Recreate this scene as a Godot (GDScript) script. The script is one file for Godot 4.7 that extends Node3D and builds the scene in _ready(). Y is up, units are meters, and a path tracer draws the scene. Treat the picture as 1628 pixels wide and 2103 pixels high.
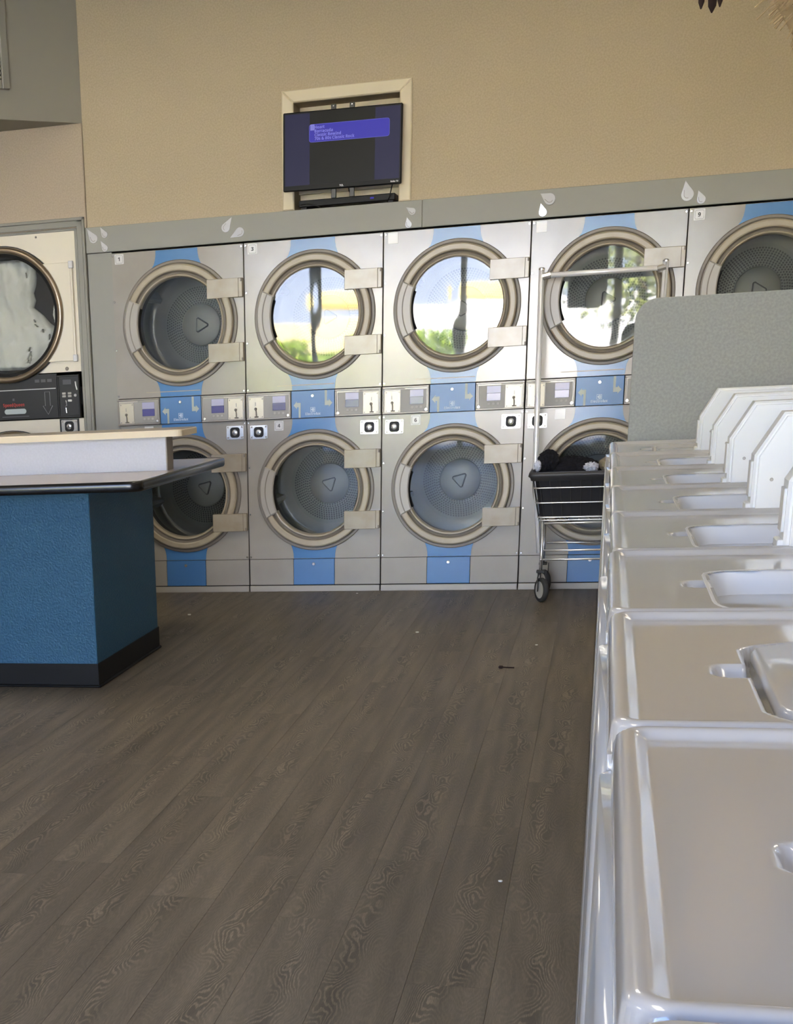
extends Node3D

# ---------------------------------------------------------------- helpers
var rng := RandomNumberGenerator.new()
var used := {}
var M := {}
var font: SystemFont
var font_bold: SystemFont


func numbered(called: String) -> String:
	var n: int = used.get(called, 0)
	used[called] = n + 1
	return called if n == 0 else "%s_%03d" % [called, n]


func tag(o: Node, label: String, category: String, group := "") -> void:
	o.set_meta("label", label)
	o.set_meta("category", category)
	if group != "":
		o.set_meta("group", group)


func thing(called: String, label: String, category: String, at := Vector3.ZERO, group := "") -> Node3D:
	var o := Node3D.new()
	o.name = numbered(called)
	add_child(o, true)
	o.position = at
	tag(o, label, category, group)
	return o


func st0() -> SurfaceTool:
	var s := SurfaceTool.new()
	s.begin(Mesh.PRIMITIVE_TRIANGLES)
	s.set_smooth_group(-1)
	return s


func commit(s: SurfaceTool) -> ArrayMesh:
	s.generate_normals()
	return s.commit()


func put(called: String, mesh: Mesh, m: Material, parent: Node = null, at := Vector3.ZERO) -> MeshInstance3D:
	var o := MeshInstance3D.new()
	o.name = called if parent else numbered(called)
	o.mesh = mesh
	o.material_override = m
	o.cast_shadow = GeometryInstance3D.SHADOW_CASTING_SETTING_ON
	(parent if parent else self).add_child(o, true)
	o.position = at
	return o


func obj(called: String, s: SurfaceTool, m: Material, parent: Node = null, at := Vector3.ZERO) -> MeshInstance3D:
	return put(called, commit(s), m, parent, at)


func struct(called: String, s: SurfaceTool, m: Material, parent: Node = null) -> MeshInstance3D:
	var o := obj(called, s, m, parent)
	if parent == null:
		o.set_meta("kind", "structure")
	return o


func smooth(s: SurfaceTool, g := 1) -> void:
	s.set_smooth_group(g)


# a polygon fan whose front faces towards «out»
func face(s: SurfaceTool, p: Array, out: Vector3, uv: Array = []) -> void:
	var n := Vector3.ZERO
	for i in range(1, p.size() - 1):
		n += (p[i] - p[0]).cross(p[i + 1] - p[0])
	var flip := n.dot(out) < 0.0
	for i in range(1, p.size() - 1):
		var t := [0, i, i + 1] if flip else [0, i + 1, i]
		for k in t:
			if uv.size():
				s.set_uv(uv[k])
			s.add_vertex(p[k])


# box with chamfered edges
func bx(s: SurfaceTool, c: Vector3, size: Vector3, b := 0.0, xf := Transform3D.IDENTITY) -> void:
	var h := size / 2.0
	var sg := [-1.0, 1.0]
	if b <= 0.0:
		for a in 3:
			for d in sg:
				var u := (a + 1) % 3
				var v := (a + 2) % 3
				var q := []
				for e in [[-1, -1], [1, -1], [1, 1], [-1, 1]]:
					var p := Vector3.ZERO
					p[a] = d * h[a]
					p[u] = e[0] * h[u]
					p[v] = e[1] * h[v]
					q.append(xf * (c + p))
				var o := Vector3.ZERO
				o[a] = d
				face(s, q, xf.basis * o)
		return
	b = min(b, 0.49 * min(size.x, min(size.y, size.z)))
	var P := func(sx: float, sy: float, sz: float, a: int) -> Vector3:
		var p := Vector3(sx * (h.x - b), sy * (h.y - b), sz * (h.z - b))
		p[a] = [sx, sy, sz][a] * h[a]
		return xf * (c + p)
	for a in 3:
		var u := (a + 1) % 3
		var v := (a + 2) % 3
		for d in sg:
			var q := []
			for e in [[-1.0, -1.0], [1.0, -1.0], [1.0, 1.0], [-1.0, 1.0]]:
				var k := [0.0, 0.0, 0.0]
				k[a] = d
				k[u] = e[0]
				k[v] = e[1]
				q.append(P.call(k[0], k[1], k[2], a))
			var o := Vector3.ZERO
			o[a] = d
			face(s, q, xf.basis * o)
		for d in sg:
			for e in sg:
				var q := []
				for w in [[u, -1.0], [u, 1.0], [v, 1.0], [v, -1.0]]:
					var k := [0.0, 0.0, 0.0]
					k[a] = w[1]
					k[u] = d
					k[v] = e
					q.append(P.call(k[0], k[1], k[2], w[0]))
				var o := Vector3.ZERO
				o[u] = d
				o[v] = e
				face(s, q, xf.basis * o)
	for x in sg:
		for y in sg:
			for z in sg:
				face(s, [P.call(x, y, z, 0), P.call(x, y, z, 1), P.call(x, y, z, 2)], xf.basis * Vector3(x, y, z))


func box(c: Vector3, size: Vector3, b := 0.0) -> SurfaceTool:
	var s := st0()
	bx(s, c, size, b)
	return s


func span(a: Vector3, b: Vector3, bev := 0.0) -> SurfaceTool:
	return box((a + b) / 2.0, (b - a).abs(), bev)


# profile of (radius, height along z) turned about z
func lathe(s: SurfaceTool, prof: Array, n: int, xf := Transform3D.IDENTITY, a0 := 0.0, a1 := TAU, crisp := false) -> void:
	for i in range(prof.size() - 1):
		if crisp:
			s.set_smooth_group(10 + i)
		var p: Vector2 = prof[i]
		var q: Vector2 = prof[i + 1]
		var nr := Vector2(q.y - p.y, p.x - q.x)
		for k in n:
			var t := a0 + (a1 - a0) * k / n
			var w := a0 + (a1 - a0) * (k + 1) / n
			var A := Vector3(p.x * cos(t), p.x * sin(t), p.y)
			var B := Vector3(p.x * cos(w), p.x * sin(w), p.y)
			var C := Vector3(q.x * cos(w), q.x * sin(w), q.y)
			var D := Vector3(q.x * cos(t), q.x * sin(t), q.y)
			var m := (t + w) / 2.0
			var out := Vector3(nr.x * cos(m), nr.x * sin(m), nr.y)
			if p.x < 1e-6:
				face(s, [xf * A, xf * C, xf * D], xf.basis * -out)
			elif q.x < 1e-6:
				face(s, [xf * A, xf * B, xf * C], xf.basis * -out)
			else:
				face(s, [xf * A, xf * B, xf * C, xf * D], xf.basis * -out)


func tube(s: SurfaceTool, pts: Array, r: float, n := 8, closed := false, caps := true) -> void:
	var rings := []
	var up := Vector3(0.123, 0.934, 0.31).normalized()
	var m := pts.size()
	for i in m:
		var a: Vector3 = pts[(i - 1 + m) % m] if (i > 0 or closed) else pts[i]
		var b: Vector3 = pts[(i + 1) % m] if (i < m - 1 or closed) else pts[i]
		var d := (b - a).normalized()
		if abs(d.dot(up)) > 0.97:
			up = Vector3(0.9, 0.1, 0.4).normalized()
		var x := (up - d * up.dot(d)).normalized()
		var y := d.cross(x)
		up = x
		var ring := []
		for k in n:
			var t := TAU * k / n
			ring.append(pts[i] + (x * cos(t) + y * sin(t)) * r)
		rings.append(ring)
	for i in (m if closed else m - 1):
		var A: Array = rings[i]
		var B: Array = rings[(i + 1) % m]
		var c: Vector3 = (pts[i] + pts[(i + 1) % m]) / 2.0
		for k in n:
			var q := [A[k], A[(k + 1) % n], B[(k + 1) % n], B[k]]
			face(s, q, (q[0] + q[1] + q[2] + q[3]) / 4.0 - c)
	if caps and not closed:
		face(s, rings[0], pts[0] - pts[1])
		face(s, rings[m - 1], pts[m - 1] - pts[m - 2])


# closed outline in xy pushed along z from 0 to depth, its front edge chamfered by b
func prism(s: SurfaceTool, poly: Array, depth: float, b := 0.0, xf := Transform3D.IDENTITY) -> void:
	var pp := PackedVector2Array(poly)
	var area := 0.0
	for i in poly.size():
		area += poly[i].cross(poly[(i + 1) % poly.size()])
	if area < 0.0:
		pp.reverse()
	var n := pp.size()
	var inset := PackedVector2Array()
	for i in n:
		var e0 := (pp[i] - pp[(i - 1 + n) % n]).normalized()
		var e1 := (pp[(i + 1) % n] - pp[i]).normalized()
		var n0 := Vector2(-e0.y, e0.x)
		var n1 := Vector2(-e1.y, e1.x)
		var k: float = 1.0 + n0.dot(n1)
		inset.append(pp[i] + (n0 + n1) * b / max(k, 0.35))
	var tri := Geometry2D.triangulate_polygon(inset)
	for i in range(0, tri.size(), 3):
		var q := []
		var r := []
		for k in 3:
			var v := inset[tri[i + k]]
			q.append(xf * Vector3(v.x, v.y, depth))
			var w := pp[tri[i + k]]
			r.append(xf * Vector3(w.x, w.y, 0.0))
		face(s, q, xf.basis * Vector3(0, 0, 1))
		face(s, r, xf.basis * Vector3(0, 0, -1))
	for i in n:
		var j := (i + 1) % n
		var e := pp[j] - pp[i]
		var o := xf.basis * Vector3(e.y, -e.x, 0)
		var top := depth - b
		face(s, [xf * Vector3(pp[i].x, pp[i].y, 0), xf * Vector3(pp[j].x, pp[j].y, 0), xf * Vector3(pp[j].x, pp[j].y, top), xf * Vector3(pp[i].x, pp[i].y, top)], o)
		if b > 0.0:
			face(s, [xf * Vector3(pp[i].x, pp[i].y, top), xf * Vector3(pp[j].x, pp[j].y, top), xf * Vector3(inset[j].x, inset[j].y, depth), xf * Vector3(inset[i].x, inset[i].y, depth)], o + xf.basis * Vector3(0, 0, 0.01))


func rrect(c: Vector2, w: float, h: float, r: float, n := 5) -> Array:
	var out := []
	for k in [[1, 1, 0.0], [-1, 1, PI / 2], [-1, -1, PI], [1, -1, 1.5 * PI]]:
		for i in n + 1:
			var t: float = k[2] + PI / 2 * i / n
			out.append(c + Vector2(k[0] * (w / 2 - r) + r * cos(t), k[1] * (h / 2 - r) + r * sin(t)))
	return out


func disc_poly(c: Vector2, r: float, n := 20) -> Array:
	var out := []
	for i in n:
		out.append(c + Vector2(cos(TAU * i / n), sin(TAU * i / n)) * r)
	return out


# a rectangular sheet with a round hole, z0 (back) to z1 (front)
func holed(s: SurfaceTool, x0: float, y0: float, x1: float, y1: float, c: Vector2, r: float, z0: float, z1: float, b := 0.002) -> void:
	var ang := []
	for i in 96:
		ang.append(TAU * i / 96.0)
	for p in [Vector2(x0, y0), Vector2(x1, y0), Vector2(x1, y1), Vector2(x0, y1)]:
		ang.append(fposmod((p - c).angle(), TAU))
	ang.sort()
	var n := ang.size()
	var inn := []
	var mid := []
	var outp := []
	for t in ang:
		var d := Vector2(cos(t), sin(t))
		var k := 1e9
		if d.x > 1e-6:
			k = min(k, (x1 - c.x) / d.x)
		if d.x < -1e-6:
			k = min(k, (x0 - c.x) / d.x)
		if d.y > 1e-6:
			k = min(k, (y1 - c.y) / d.y)
		if d.y < -1e-6:
			k = min(k, (y0 - c.y) / d.y)
		var e := c + d * k
		inn.append(c + d * r)
		outp.append(e)
		mid.append(Vector2(clamp(e.x, x0 + b, x1 - b), clamp(e.y, y0 + b, y1 - b)))
	for i in n:
		var j := (i + 1) % n
		var d: Vector2 = (inn[i] + inn[j]) / 2.0 - c
		face(s, [v3(inn[i], z1), v3(inn[j], z1), v3(mid[j], z1), v3(mid[i], z1)], Vector3(0, 0, 1))
		face(s, [v3(mid[i], z1), v3(mid[j], z1), v3(outp[j], z1 - b), v3(outp[i], z1 - b)], Vector3(d.x, d.y, 0.5))
		face(s, [v3(outp[i], z1 - b), v3(outp[j], z1 - b), v3(outp[j], z0), v3(outp[i], z0)], v3(d, 0))
		face(s, [v3(inn[i], z1), v3(inn[j], z1), v3(inn[j], z0), v3(inn[i], z0)], v3(-d, 0))


func v3(p: Vector2, z: float) -> Vector3:
	return Vector3(p.x, p.y, z)


func text(called: String, words: String, height: float, m: Material, parent: Node, at: Vector3, bold := false, squeeze := 1.0) -> MeshInstance3D:
	var t := TextMesh.new()
	t.text = words
	t.font = font_bold if bold else font
	t.font_size = 32
	t.pixel_size = height / 32.0
	t.depth = 0.0006
	t.curve_step = 2.0
	var o := put(called, t, m, parent, at)
	o.scale = Vector3(squeeze, 1, 1)
	return o


func mat(called: String, c: Color, rough := 0.5, metal := 0.0, spec := 0.5) -> StandardMaterial3D:
	var m := StandardMaterial3D.new()
	m.resource_name = called
	m.albedo_color = c
	m.roughness = rough
	m.metallic = metal
	m.metallic_specular = spec
	m.cull_mode = BaseMaterial3D.CULL_DISABLED
	M[called] = m
	return m


func noise_tex(freq: float, seed_: int, size := 256, octaves := 4, normal := false, strength := 4.0, ramp: Array = []) -> NoiseTexture2D:
	var n := FastNoiseLite.new()
	n.noise_type = FastNoiseLite.TYPE_SIMPLEX_SMOOTH
	n.frequency = freq
	n.seed = seed_
	n.fractal_octaves = octaves
	var t := NoiseTexture2D.new()
	t.width = size
	t.height = size
	t.seamless = true
	t.noise = n
	t.as_normal_map = normal
	t.bump_strength = strength
	if ramp.size():
		var g := Gradient.new()
		g.offsets = PackedFloat32Array([0.0, 1.0])
		g.colors = PackedColorArray([ramp[0], ramp[1]])
		t.color_ramp = g
	return t


func tri(m: StandardMaterial3D, scale: float, world := true) -> void:
	m.uv1_triplanar = true
	m.uv1_world_triplanar = world
	m.uv1_scale = Vector3.ONE * scale


# ---------------------------------------------------------------- the place
func _ready() -> void:
	rng.seed = 7
	# camera: the lens is shifted, as the photograph is a crop
	var cam := Camera3D.new()
	cam.name = "camera"
	cam.projection = Camera3D.PROJECTION_FRUSTUM
	var f := 3088.442
	cam.near = 0.05
	cam.far = 300.0
	cam.size = cam.near * 2103.0 / f
	cam.frustum_offset = Vector2((814.0 - 229.557) / f, (1873.026 - 1051.5) / f) * cam.near
	cam.transform = Transform3D(Basis(Vector3(0.954028, -0.050284, -0.29547), Vector3(-0.054144, 0.940692, -0.334913), Vector3(0.294787, 0.335514, 0.894724)), Vector3(2.00926, 1.28405, 9.12291))
	add_child(cam)
	cam.current = true

	# sky, sun, exposure
	var sky_m := ProceduralSkyMaterial.new()
	sky_m.sky_top_color = Color(0.42, 0.58, 0.86)
	sky_m.sky_horizon_color = Color(0.86, 0.9, 0.98)
	sky_m.sky_curve = 0.12
	sky_m.ground_bottom_color = Color(0.4, 0.4, 0.39)
	sky_m.ground_horizon_color = Color(0.6, 0.6, 0.6)
	sky_m.sky_energy_multiplier = 1.0
	sky_m.ground_energy_multiplier = 1.0
	var sky := Sky.new()
	sky.sky_material = sky_m
	var env := Environment.new()
	env.background_mode = Environment.BG_SKY
	env.sky = sky
	env.background_energy_multiplier = 1.9
	env.tonemap_mode = Environment.TONE_MAPPER_LINEAR
	env.tonemap_exposure = 14.0
	env.sdfgi_enabled = true
	env.ssao_enabled = true
	env.ssil_enabled = true
	var we := WorldEnvironment.new()
	we.name = "sky"
	we.environment = env
	add_child(we)
	var sun := DirectionalLight3D.new()
	sun.name = "sun"
	sun.light_color = Color(1.0, 0.96, 0.9)
	sun.light_energy = 4.2
	sun.light_angular_distance = 0.55
	sun.shadow_enabled = true
	add_child(sun)
	sun.look_at_from_position(Vector3.ZERO, Vector3(0.35, -0.85, 0.95))

	materials()
	room()
	front_and_street()
	for i in 3:
		for k in 2:
			fill_light(Vector3([-1.9, 1.1, 4.1][i], 3.7, [3.2, 8.2][k]), i * 2 + k)
	dryers()
	white_dryer()
	television()
	drops()
	counter()
	washers()
	divider()
	cart()
	small_things()


const FILL_GLOW := 0.5


func materials() -> void:
	font = SystemFont.new()
	font.font_names = PackedStringArray(["Droid Sans"])
	font_bold = SystemFont.new()
	font_bold.font_names = PackedStringArray(["Droid Sans"])
	font_bold.font_weight = 700
	var m := mat("tan_wall", Color.WHITE, 0.9)
	m.albedo_texture = noise_tex(0.1, 3, 512, 4, false, 1, [Color(0.73, 0.67, 0.555), Color(0.81, 0.75, 0.64)])
	m.heightmap_enabled = true
	m.heightmap_texture = noise_tex(0.15, 4, 512, 3)
	m.heightmap_scale = 0.05
	tri(m, 1.6)
	m = mat("pale_wall", Color.WHITE, 0.9)
	m.albedo_texture = noise_tex(0.1, 5, 512, 4, false, 1, [Color(0.72, 0.66, 0.575), Color(0.79, 0.73, 0.64)])
	tri(m, 1.6)
	mat("ceiling_white", Color(0.85, 0.85, 0.83), 0.95)
	mat("grey_paint", Color(0.63, 0.63, 0.595), 0.55)
	mat("grey_soffit", Color(0.63, 0.62, 0.57), 0.8)
	mat("grey_trim", Color(0.6, 0.595, 0.555), 0.4)
	mat("inner_wall", Color(0.66, 0.64, 0.6), 0.9)
	mat("dark_gap", Color(0.05, 0.05, 0.05), 0.8)
	m = mat("steel", Color.WHITE, 0.17)
	m.albedo_texture = noise_tex(0.008, 8, 256, 4, false, 1, [Color(0.665, 0.645, 0.605), Color(0.695, 0.68, 0.645)])
	m.roughness_texture = noise_tex(0.015, 7, 256, 3, false, 1, [Color(0.85, 0.85, 0.85), Color(1, 1, 1)])
	tri(m, 1.5)
	mat("steel_box", Color(0.68, 0.66, 0.62), 0.3, 0.25)
	m = mat("ring_paint", Color.WHITE, 0.32)
	m.albedo_texture = noise_tex(0.01, 9, 256, 4, false, 1, [Color(0.69, 0.64, 0.54), Color(0.73, 0.695, 0.615)])
	tri(m, 2.0)
	mat("ring_dark", Color(0.52, 0.49, 0.445), 0.4)
	m = mat("hinge_paint", Color.WHITE, 0.2)
	m.albedo_texture = noise_tex(0.012, 19, 256, 4, false, 1, [Color(0.66, 0.61, 0.52), Color(0.71, 0.68, 0.615)])
	tri(m, 2.0)
	mat("handle_paint", Color(0.7, 0.68, 0.645), 0.3)
	mat("blue_film", Color(0.33, 0.54, 0.76), 0.2)
	mat("blue_panel", Color(0.31, 0.51, 0.73), 0.3)
	mat("arrow_film", Color(0.72, 0.76, 0.72), 0.4)
	mat("logo_white", Color(0.78, 0.86, 0.92), 0.4)
	mat("chrome", Color(0.93, 0.93, 0.92), 0.2, 0.75)
	mat("glare_white_rail", Color(0.96, 0.96, 0.96), 0.25, 0.2)  # near-white base imitates window glare on the chrome poles
	mat("black_plastic", Color(0.09, 0.09, 0.09), 0.35)
	mat("black_rubber", Color(0.1, 0.1, 0.1), 0.6)
	mat("coin_plate", Color(0.8, 0.77, 0.69), 0.35, 0.3)
	mat("face_plate", Color(0.64, 0.63, 0.6), 0.5, 0.1)
	mat("lilac_sheen_glass", Color(0.4, 0.4, 0.62), 0.12)  # lilac reflection painted into the screen colour
	mat("screen_label", Color(0.72, 0.72, 0.84), 0.25)
	mat("button_grey", Color(0.72, 0.71, 0.68), 0.5)
	mat("sticker", Color(0.9, 0.9, 0.89), 0.2)
	mat("ink", Color(0.12, 0.12, 0.12), 0.6)
	mat("paper_label", Color(0.8, 0.78, 0.73), 0.5)
	m = mat("drum_steel", Color(0.35, 0.35, 0.32), 0.36, 0.55)
	m.roughness_texture = noise_tex(0.02, 12, 256, 3, false, 1, [Color(0.75, 0.75, 0.75), Color(1, 1, 1)])
	tri(m, 2.0, false)
	m = mat("drum_holes", Color(0.41, 0.41, 0.375), 0.42, 0.4)
	m.albedo_texture = holes_texture()
	mat("hub_steel", Color(0.49, 0.49, 0.45), 0.5, 0.25)
	m = mat("door_glass", Color(0.9, 0.95, 0.95, 0.03), 0.02)
	m.transparency = BaseMaterial3D.TRANSPARENCY_ALPHA
	m.normal_enabled = true
	m.normal_texture = noise_tex(0.006, 14, 256, 1, true, 2.5)
	m.normal_scale = 0.035
	tri(m, 1.3)
	m = mat("pane_glass", Color(0.95, 0.98, 0.98, 0.02), 0.0)
	m.transparency = BaseMaterial3D.TRANSPARENCY_ALPHA
	mat("cream_steel", Color(0.94, 0.91, 0.83), 0.45)
	mat("cream_wood", Color(0.92, 0.87, 0.75), 0.6)
	mat("bronze_ring", Color(0.6, 0.54, 0.46), 0.3, 0.85)
	mat("black_panel", Color(0.15, 0.15, 0.15), 0.4)
	mat("silver_line", Color(0.8, 0.8, 0.79), 0.3, 0.7)
	mat("red_print", Color(0.72, 0.22, 0.18), 0.5)
	mat("grey_print", Color(0.6, 0.6, 0.6), 0.5)
	mat("pill_label", Color(0.72, 0.76, 0.76), 0.4)
	mat("dim_key", Color(0.34, 0.34, 0.35), 0.4)
	mat("white_cloth", Color(0.78, 0.79, 0.74), 0.6)
	m = mat("thin_plastic", Color(0.9, 0.92, 0.9, 0.25), 0.3)
	mat("tv_black", Color(0.025, 0.025, 0.03), 0.4, 0.0, 0.3)
	m = mat("tv_screen", Color(0.012, 0.012, 0.012), 0.4, 0.0, 0.3)
	m.emission_enabled = true
	m.emission = Color(0.1, 0.1, 0.1)
	m.emission_energy_multiplier = 0.012
	m = mat("tv_navy", Color(0.015, 0.015, 0.03), 0.4, 0.0, 0.3)
	m.emission_enabled = true
	m.emission = Color(0.13, 0.13, 0.27)
	m.emission_energy_multiplier = 0.06
	m = mat("tv_banner", Color(0.03, 0.03, 0.1), 0.4, 0.0, 0.3)
	m.emission_enabled = true
	m.emission = Color(0.24, 0.22, 0.72)
	m.emission_energy_multiplier = 0.055
	m = mat("tv_words", Color(0.2, 0.2, 0.3), 0.3)
	m.emission_enabled = true
	m.emission = Color(0.5, 0.5, 0.95)
	m.emission_energy_multiplier = 0.04
	mat("mirror_film", Color(0.96, 0.965, 0.97), 0.06, 0.3)
	m = mat("blue_wall_paint", Color(0.15, 0.315, 0.41), 0.55, 0.0, 0.4)
	m.heightmap_enabled = true
	m.heightmap_texture = noise_tex(0.05, 21, 512, 3)
	m.heightmap_scale = 0.25
	tri(m, 3.0)
	mat("cove_base", Color(0.055, 0.055, 0.055), 0.5, 0.0, 0.3)
	m = mat("laminate_beige", Color.WHITE, 0.22)
	m.albedo_texture = noise_tex(0.2, 22, 256, 2, false, 1, [Color(0.66, 0.61, 0.54), Color(0.74, 0.69, 0.62)])
	tri(m, 4.0)
	m = mat("laminate_white", Color.WHITE, 0.45)
	m.albedo_texture = noise_tex(0.06, 23, 256, 3, false, 1, [Color(0.75, 0.75, 0.77), Color(0.78, 0.78, 0.8)])
	tri(m, 5.0)
	mat("riser_end", Color(0.6, 0.57, 0.53), 0.6)
	mat("ledge_edge", Color(0.86, 0.8, 0.68), 0.5)
	mat("bumper", Color(0.05, 0.05, 0.055), 0.22)
	m = mat("dimmed_enamel", Color(0.6, 0.595, 0.58), 0.3)  # darker enamel copy imitates fronts mirroring the dark floor
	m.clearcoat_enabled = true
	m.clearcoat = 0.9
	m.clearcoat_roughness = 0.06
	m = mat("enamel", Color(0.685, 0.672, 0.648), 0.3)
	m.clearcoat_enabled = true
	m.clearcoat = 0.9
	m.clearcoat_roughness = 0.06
	m = mat("console_white", Color(0.86, 0.865, 0.85), 0.4)
	mat("console_face", Color(0.8, 0.8, 0.78), 0.45)
	mat("lit_tub_enamel", Color(0.8, 0.8, 0.79), 0.4)  # paler than the top enamel to imitate window light in the opening
	m = mat("grey_laminate", Color.WHITE, 0.75)
	m.albedo_texture = noise_tex(0.06, 25, 512, 4, false, 1, [Color(0.555, 0.56, 0.535), Color(0.635, 0.64, 0.61)])
	tri(m, 2.5)
	mat("navy_cloth", Color(0.05, 0.05, 0.085), 0.95)
	mat("white_tee", Color(0.85, 0.86, 0.9), 0.9)
	mat("tan_cloth", Color(0.55, 0.5, 0.42), 0.95)
	mat("liner", Color(0.045, 0.045, 0.075), 0.7)
	mat("cart_rim", Color(0.22, 0.22, 0.23), 0.45)
	mat("wheel_white", Color(0.72, 0.71, 0.68), 0.5)
	mat("tire_grey", Color(0.2, 0.2, 0.2), 0.7)
	mat("floor_base", Color(0.3, 0.27, 0.235), 0.6)
	mat("lint", Color(0.85, 0.84, 0.8), 0.9)
	mat("dark_feather", Color(0.16, 0.1, 0.09), 0.9)
	mat("dry_plume", Color(0.74, 0.66, 0.52), 0.95)
	mat("mullion", Color(0.1, 0.095, 0.09), 0.4, 0.4)
	mat("pavement", Color(0.44, 0.435, 0.43), 0.9)
	mat("stucco_white", Color(0.93, 0.93, 0.92), 0.9)
	mat("stucco_cream", Color(0.93, 0.86, 0.66), 0.9)
	mat("awning_cream", Color(0.9, 0.83, 0.55), 0.9)
	m = mat("leaf_green", Color(0.6, 0.7, 0.22), 0.6)
	m.backlight_enabled = true
	m.backlight = Color(0.3, 0.4, 0.1)
	m = mat("tree_leaf", Color(0.56, 0.6, 0.32), 0.4)
	m.backlight_enabled = true
	m.backlight = Color(0.2, 0.26, 0.1)
	mat("bark", Color(0.3, 0.25, 0.2), 0.9)
	m = mat("fill_panel_face", Color(0.9, 0.9, 0.88), 0.6)
	m.emission_enabled = true
	m.emission = Color(1.0, 0.95, 0.86)
	m.emission_energy_multiplier = FILL_GLOW
	m = mat("plank_wood", Color.WHITE, 0.5)
	m.albedo_texture = plank_texture()
	m.metallic_specular = 0.4
	for i in 3:
		var t: StandardMaterial3D = m.duplicate()
		var g: float = [0.97, 1.0, 1.03][i]
		t.albedo_color = Color(g, g, g)
		M["plank_%d" % i] = t


# dark round holes in rings round the middle of a drum's back plate, seen as a square of 2 x 0.23 m radius
func holes_texture() -> ImageTexture:
	var S := 512
	var im := Image.create(S, S, true, Image.FORMAT_RGB8)
	im.fill(Color(0.78, 0.8, 0.79))
	var k := S / 0.48
	var row := 0
	var r := 0.128
	while r < 0.226:
		var n := int(TAU * r / 0.0155)
		for i in n:
			var t := TAU * (i + 0.5 * (row % 2)) / n
			var c := Vector2(S / 2.0 + r * k * cos(t), S / 2.0 + r * k * sin(t))
			var q := 5.3
			for y in range(int(c.y - 6), int(c.y + 7)):
				for x in range(int(c.x - 6), int(c.x + 7)):
					if x >= 0 and y >= 0 and x < S and y < S and Vector2(x, y).distance_to(c) < q:
						im.set_pixel(x, y, Color(0.03, 0.03, 0.03))
		r += 0.0125
		row += 1
	return ImageTexture.create_from_image(im)


# eight vinyl planks, four across and two along; grain of a limed oak
func plank_texture() -> ImageTexture:
	var W := 256
	var H := 1024
	var buf := PackedByteArray()
	buf.resize(W * 4 * H * 2 * 3)
	var a := FastNoiseLite.new()
	a.noise_type = FastNoiseLite.TYPE_SIMPLEX_SMOOTH
	a.frequency = 1.0
	a.fractal_octaves = 2
	var b := FastNoiseLite.new()
	b.noise_type = FastNoiseLite.TYPE_SIMPLEX
	b.frequency = 1.0
	b.fractal_octaves = 3
	b.seed = 9
	for q in 8:
		var ox := (q % 4) * W
		var oy := int(q / 4) * H
		var off := 37.0 * q
		var centre := 0.05 + 0.08 * fposmod(q * 0.37, 1.0)
		for y in H:
			var v := 1.22 * y / H
			var wander := 0.03 * a.get_noise_2d(v * 1.6 + off, 5.0)
			for x in W:
				var u := 0.18 * x / W
				var c := u - centre - wander
				var hill := a.get_noise_2d(u * 9.0 + off, v * 2.5)
				var ring := 88.0 * c + 5.5 * hill + 4.0 * v + 0.35 * b.get_noise_2d(u * 40.0, v * 9.0 + off)
				var w: float = fposmod(ring, 1.0)
				var line: float = clamp(1.7 - abs(w - 0.5) * 6.0, 0.0, 1.0)
				var open: float = clamp(1.1 - abs(c) * 27.0 + 0.7 * hill, 0.0, 1.0)
				var fibre := b.get_noise_2d(u * 380.0 + off, v * 26.0)
				var cloud := a.get_noise_2d(u * 17.0 - off, v * 1.1)
				var g := 0.388 + 0.037 * fibre + 0.06 * cloud - 0.05 * open + 0.14 * open * line * (0.75 + 0.5 * fibre) + 0.025 * line
				var at := ((oy + y) * W * 4 + ox + x) * 3
				buf[at] = int(clamp(g * 1.06, 0.0, 1.0) * 255.0)
				buf[at + 1] = int(clamp(g * 0.962, 0.0, 1.0) * 255.0)
				buf[at + 2] = int(clamp(g * 0.81, 0.0, 1.0) * 255.0)
	return ImageTexture.create_from_image(Image.create_from_data(W * 4, H * 2, false, Image.FORMAT_RGB8, buf))


# ---------------------------------------------------------------- setting
const XL := -4.4
const XR := 5.4
const ZF := 12.0
const CEIL := 3.75


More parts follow.
